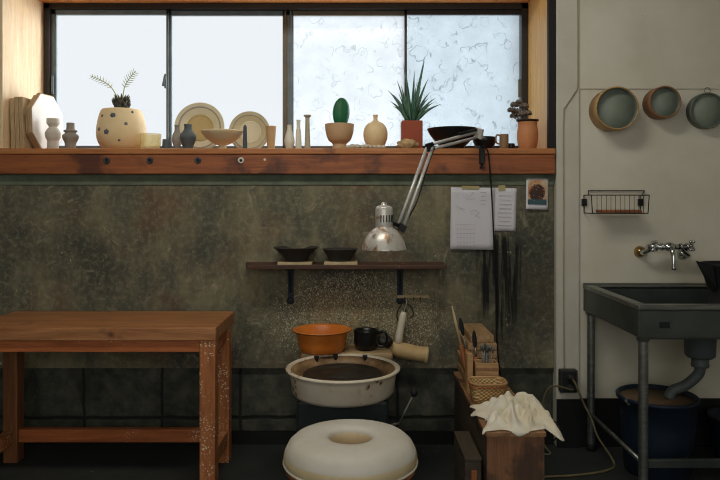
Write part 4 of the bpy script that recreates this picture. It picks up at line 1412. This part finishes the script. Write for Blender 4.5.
# ------------------------------------------------------------------ sink
KX0, KX1, KY0, KY1, KZ = 1.085, 2.05, -.70, -.045, .80
sk = thing('steel_sink', 'free-standing dark steel sink on tubular legs below the wall tap', 'sink', ((KX0 + KX1) / 2, (KY0 + KY1) / 2, 0))
kx_, ky_ = (KX1 - KX0) / 2, (KY1 - KY0) / 2
m = B()
lipw = .045
m.box(-kx_, kx_, -ky_, -ky_ + lipw, KZ - .022, KZ).box(-kx_, kx_, ky_ - lipw, ky_, KZ - .022, KZ)
m.box(-kx_, -kx_ + lipw, -ky_ + lipw, ky_ - lipw, KZ - .022, KZ).box(kx_ - lipw, kx_, -ky_ + lipw, ky_ - lipw, KZ - .022, KZ)
m.build('rim', 'steel', sk, bevel=.006, seg=3)
B().box(-kx_, kx_, ky_ - .012, ky_, KZ, KZ + .006).build('backsplash', 'steel', sk, bevel=.003)
zb = KZ - .138
m = B()
a_, b_ = kx_ - lipw, ky_ - lipw
m.box(-a_, a_, -b_ - .004, -b_, zb, KZ - .01).box(-a_, a_, b_, b_ + .004, zb, KZ - .01).box(-a_ - .004, -a_, -b_ - .004, b_ + .004, zb, KZ - .01).box(a_, a_ + .004, -b_ - .004, b_ + .004, zb, KZ - .01).box(-a_ - .004, a_ + .004, -b_ - .004, b_ + .004, zb - .004, zb)
m.build('basin', 'steel_side', sk)
m = B().box(-kx_ + .006, kx_ - .006, -ky_ + .004, -ky_ + .010, KZ - .128, KZ - .022)
m.build('front_skirt', 'steel_side', sk, bevel=.001)
m = B().box(-kx_ + .004, -kx_ + .010, -ky_ + .01, ky_ - .004, KZ - .128, KZ - .022).build('side_skirt', 'steel_side', sk, bevel=.001)
m = B().box(kx_ - .010, kx_ - .004, -ky_ + .01, ky_ - .004, KZ - .128, KZ - .022).build('side_skirt', 'steel_side', sk, bevel=.001)
for sx in (-1, 1):
    for sy in (-1, 1):
        lx, ly = sx * (kx_ - .032), sy * (ky_ - .03)
        lgm = B().lathe([(.0185, .03), (.0185, KZ - .03)], (lx, ly, 0), 20).build('leg', 'steel', sk)
        B().lathe([(.022, KZ - .145), (.026, KZ - .14), (.026, KZ - .024)], (lx, ly, 0), 20).build('socket', 'steel', lgm)
        B().lathe([(.014, 0), (.022, .004), (.022, .03), (.019, .036)], (lx, ly, 0), 16).build('foot', 'blackmatte', lgm)
lz = .172
for sx in (-1, 1):
    lx = sx * (kx_ - .032)
    B().tube([(lx, -ky_ + .045, lz), (lx, ky_ - .045, lz)], .0095, 10).build('rail', 'steel', sk)
B().box(-kx_ + .05, kx_ - .05, -ky_ + .022, -ky_ + .038, lz - .017, lz + .017).build('rail', 'steel_side', sk, bevel=.003)
X, Y, Z = at(665, 325, KY0)
cxk, cyk = (KX0 + KX1) / 2, (KY0 + KY1) / 2
B().box(X - cxk - .02, X - cxk + .02, -ky_ + .0005, -ky_ + .004, Z - .012, Z + .012).build('badge', 'blackmatte', sk, bevel=.001)
# drain
dx_, dy_ = (700 - CX) * U(-.36) - cxk, -.36 - cyk
dr = B().lathe([(0, .515), (.05, .515), (.062, .525), (.066, .60), (.068, .605), (.068, zb - .004)], (dx_, dy_, 0), 30).lathe([(0, .475), (.036, .475), (.038, .485), (.036, .49), (.036, .516)], (dx_, dy_, 0), 24).build('drain_cup', 'pvc', sk)
B().tube(curve([(dx_ - .0, dy_, .49), (dx_, dy_, .465), (dx_ - .01, dy_ + .005, .435), (dx_ - .06, dy_ + .01, .39), (dx_ - .11, dy_ + .02, .365), (dx_ - .13, dy_ + .02, .33)], 6), .023, 16).build('drain_pipe', 'pvc', dr)
# black jug in the basin
X = (733 - CX) * U(-.42)
jg = thing('jug', 'black plastic jug standing in the steel sink at the right edge', 'jug', (X, -.42, zb))
V = curve([(.095, 0, 0), (.105, 0, .04), (.10, 0, .09), (.088, 0, .15), (.11, 0, .235), (.125, 0, .275)], 4)
B().lathe([(0, 0)] + [(v.x, v.z) for v in V] + [(v.x - .005, max(.006, v.z)) for v in V[::-1]] + [(0, .006)], n=36).build('jug_body', 'blackmatte', jg)
B().add([(-.094, -.04, .175), (-.094, .04, .175), (-.116, .055, .273), (-.116, -.055, .273), (-.160, 0, .285), (-.094, 0, .155)], [(0, 5, 4, 3), (5, 1, 2, 4), (0, 3, 2, 1), (3, 4, 2), (0, 1, 5)], False).build('spout', 'blackmatte', jg, solid=.002)
B().tube(curve([(.116, 0, .25), (.17, 0, .23), (.185, 0, .16), (.16, 0, .09), (.104, 0, .06)], 5), .011, 10).build('handle', 'blackmatte', jg)
# buckets below
X = (657 - CX) * U(-.32)
bu = thing('bucket', 'large blue plastic bucket catching the drain pipe under the sink', 'bucket', (X, -.32, 0))
B().lathe([(0, 0), (.13, 0), (.138, .006), (.155, .2), (.162, .32), (.172, .325), (.174, .338), (.168, .343), (.158, .338), (.15, .2), (.132, .012), (0, .01)], n=48).build('bucket_body', 'bluebin', bu)
B().lathe([(0, .318), (.158, .318), (.158, .326), (0, .33)], n=40).build('clay_slurry', 'binlid', bu)
X = (742 - CX) * U(-.2)
b2 = thing('bucket', 'small dark blue bucket on the floor under the sink near the right edge', 'bucket', (X, -.2, 0))
B().lathe([(0, 0), (.11, 0), (.115, .006), (.135, .19), (.143, .195), (.143, .203), (.13, .203), (.108, .012), (0, .01)], n=40).build('bucket_body', 'bluebin', b2)
B().lathe([(.128, .19), (.146, .195), (.146, .205), (.13, .207)], n=40).build('rim', 'blackmatte', b2)

# ------------------------------------------------------------------ cables and outlet on the white post
X, Y, Z = at(566.5, 379.5, -.04)
ol = thing('power_outlet', 'dark power outlet box with plugs low on the cream post', 'outlet', (X, -.034, Z))
B().box(-.04, .045, -.042, 0, -.056, .054).build('box', 'outlet', ol, bevel=.006)
B().box(-.03, .035, -.046, -.042, -.05, .05).build('cover_plate', 'blackmatte', ol, bevel=.002)
for zz in (.022, -.028):
    B().lathe([(.016, 0), (.016, .02), (.011, .032), (.006, .05)], (.004, -.046, zz), 16, axis='y').build('plug', 'outlet', ol)
base_ = Vector((X, -.1, Z))


def cable(name, label, pts, r, mat, cat='cable'):
    b = Vector(pts[-1])
    o = B().tube([v - b for v in curve(pts, 8)], r, 8).build(name, mat, None, b)
    return tag(o, label, cat)


cable('wall_cable', 'thin cream cable running from the ceiling down the cream post to the outlet', [at(577.5, -70, -.040), at(577.5, 0, -.040), at(577.5, 80, -.040), at(575, 92, -.040), at(566, 106, -.040), at(563.5, 118, -.040), at(563.5, 200, -.040), at(563.5, 300, -.040), at(564, 363, -.042), at(565, 366, -.05)], .0028, 'cord_white')
cable('floor_cable', 'dingy yellow cord arching left from the outlet and dropping to the floor', [Vector((X + .004, -.128, Z - .028)), at(556, 386, -.15), at(548, 389, -.14), at(543, 402, -.13), at(541, 425, -.12), at(543, 443, -.11), Vector((.9, -.14, .006)), Vector((.82, -.1, .006))], .0045, 'cord_yellow', 'cord')
cable('floor_cable', 'dark cord hanging in a loop right of the outlet along the floor', [Vector((X + .004, -.128, Z + .022)), at(576, 385, -.17), at(584, 404, -.17), at(592, 420, -.18), at(598, 437, -.2), Vector((1.165, -.24, .006)), Vector((1.1, -.33, .006)), Vector((.95, -.38, .006)), Vector((.80, -.4, .006))], .005, 'cord_yellow', 'cord')
cable('string', 'loose loop of dark string hanging off the right side of the bench', [Vector((BX1 + .0005, BY0 + .05, BZ - .06)), Vector((BX1 + .05, BY0 + .06, BZ - .05)), Vector((BX1 + .075, BY0 + .08, BZ - .02)), Vector((BX1 + .06, BY0 + .1, BZ + .005)), Vector((BX1 - .004, BY0 + .1, BZ + .003))], .0025, 'cord_black', 'string')

# ------------------------------------------------------------------ light
W = bpy.data.worlds.new('sky')
SC.world = W
W.use_nodes = True
nt = W.node_tree
nt.nodes.clear()
ow = nt.nodes.new('ShaderNodeOutputWorld')
bg = nt.nodes.new('ShaderNodeBackground')
tc = nt.nodes.new('ShaderNodeTexCoord')
sep = nt.nodes.new('ShaderNodeSeparateXYZ')
nt.links.new(tc.outputs['Generated'], sep.inputs[0])
mr = nt.nodes.new('ShaderNodeMapRange')
nt.links.new(sep.outputs[0], mr.inputs['Value'])
mr.inputs['From Min'].default_value = .45
mr.inputs['From Max'].default_value = .9
mr.inputs['To Min'].default_value = 0
mr.inputs['To Max'].default_value = 14.0
mu = nt.nodes.new('ShaderNodeMapRange')         # brighter overhead
nt.links.new(sep.outputs[2], mu.inputs['Value'])
mu.inputs['From Min'].default_value = .32
mu.inputs['From Max'].default_value = .7
mu.inputs['To Min'].default_value = 1.03
mu.inputs['To Max'].default_value = 3.5
sm = nt.nodes.new('ShaderNodeMath')
nt.links.new(mr.outputs[0], sm.inputs[0])
nt.links.new(mu.outputs[0], sm.inputs[1])
nt.links.new(sm.outputs[0], bg.inputs['Strength'])
bg.inputs['Color'].default_value = (.88, .90, .94, 1)
nt.links.new(bg.outputs[0], ow.inputs[0])


def area(name, loc, rot, sx, sy, power, col=(1, 1, 1)):
    ld = bpy.data.lights.new(name, 'AREA')
    ld.shape = 'RECTANGLE'
    ld.size, ld.size_y = sx, sy
    ld.energy = power
    ld.color = col
    o = bpy.data.objects.new(name, ld)
    COL.objects.link(o)
    o.location = loc
    o.rotation_euler = rot
    return o


# unseen fill light, added at the opening behind the camera
area('shop_window_daylight', (-.3, RY0 - .01, 1.73), (PI / 2 + .0, 0, 0), 3.5, 1.6, 19, (1, .97, .91))
# unseen overhead light, added so the walls grade darker downwards
area('ceiling_lamp', (-.2, -1.35, RZ1 - .03), (.5, 0, 0), 1.3, .35, 26, (1, .97, .89))
SC.cycles.use_denoising = True
SC.cycles.filter_width = 1.1
SC.cycles.max_bounces = 8
SC.cycles.transparent_max_bounces = 12
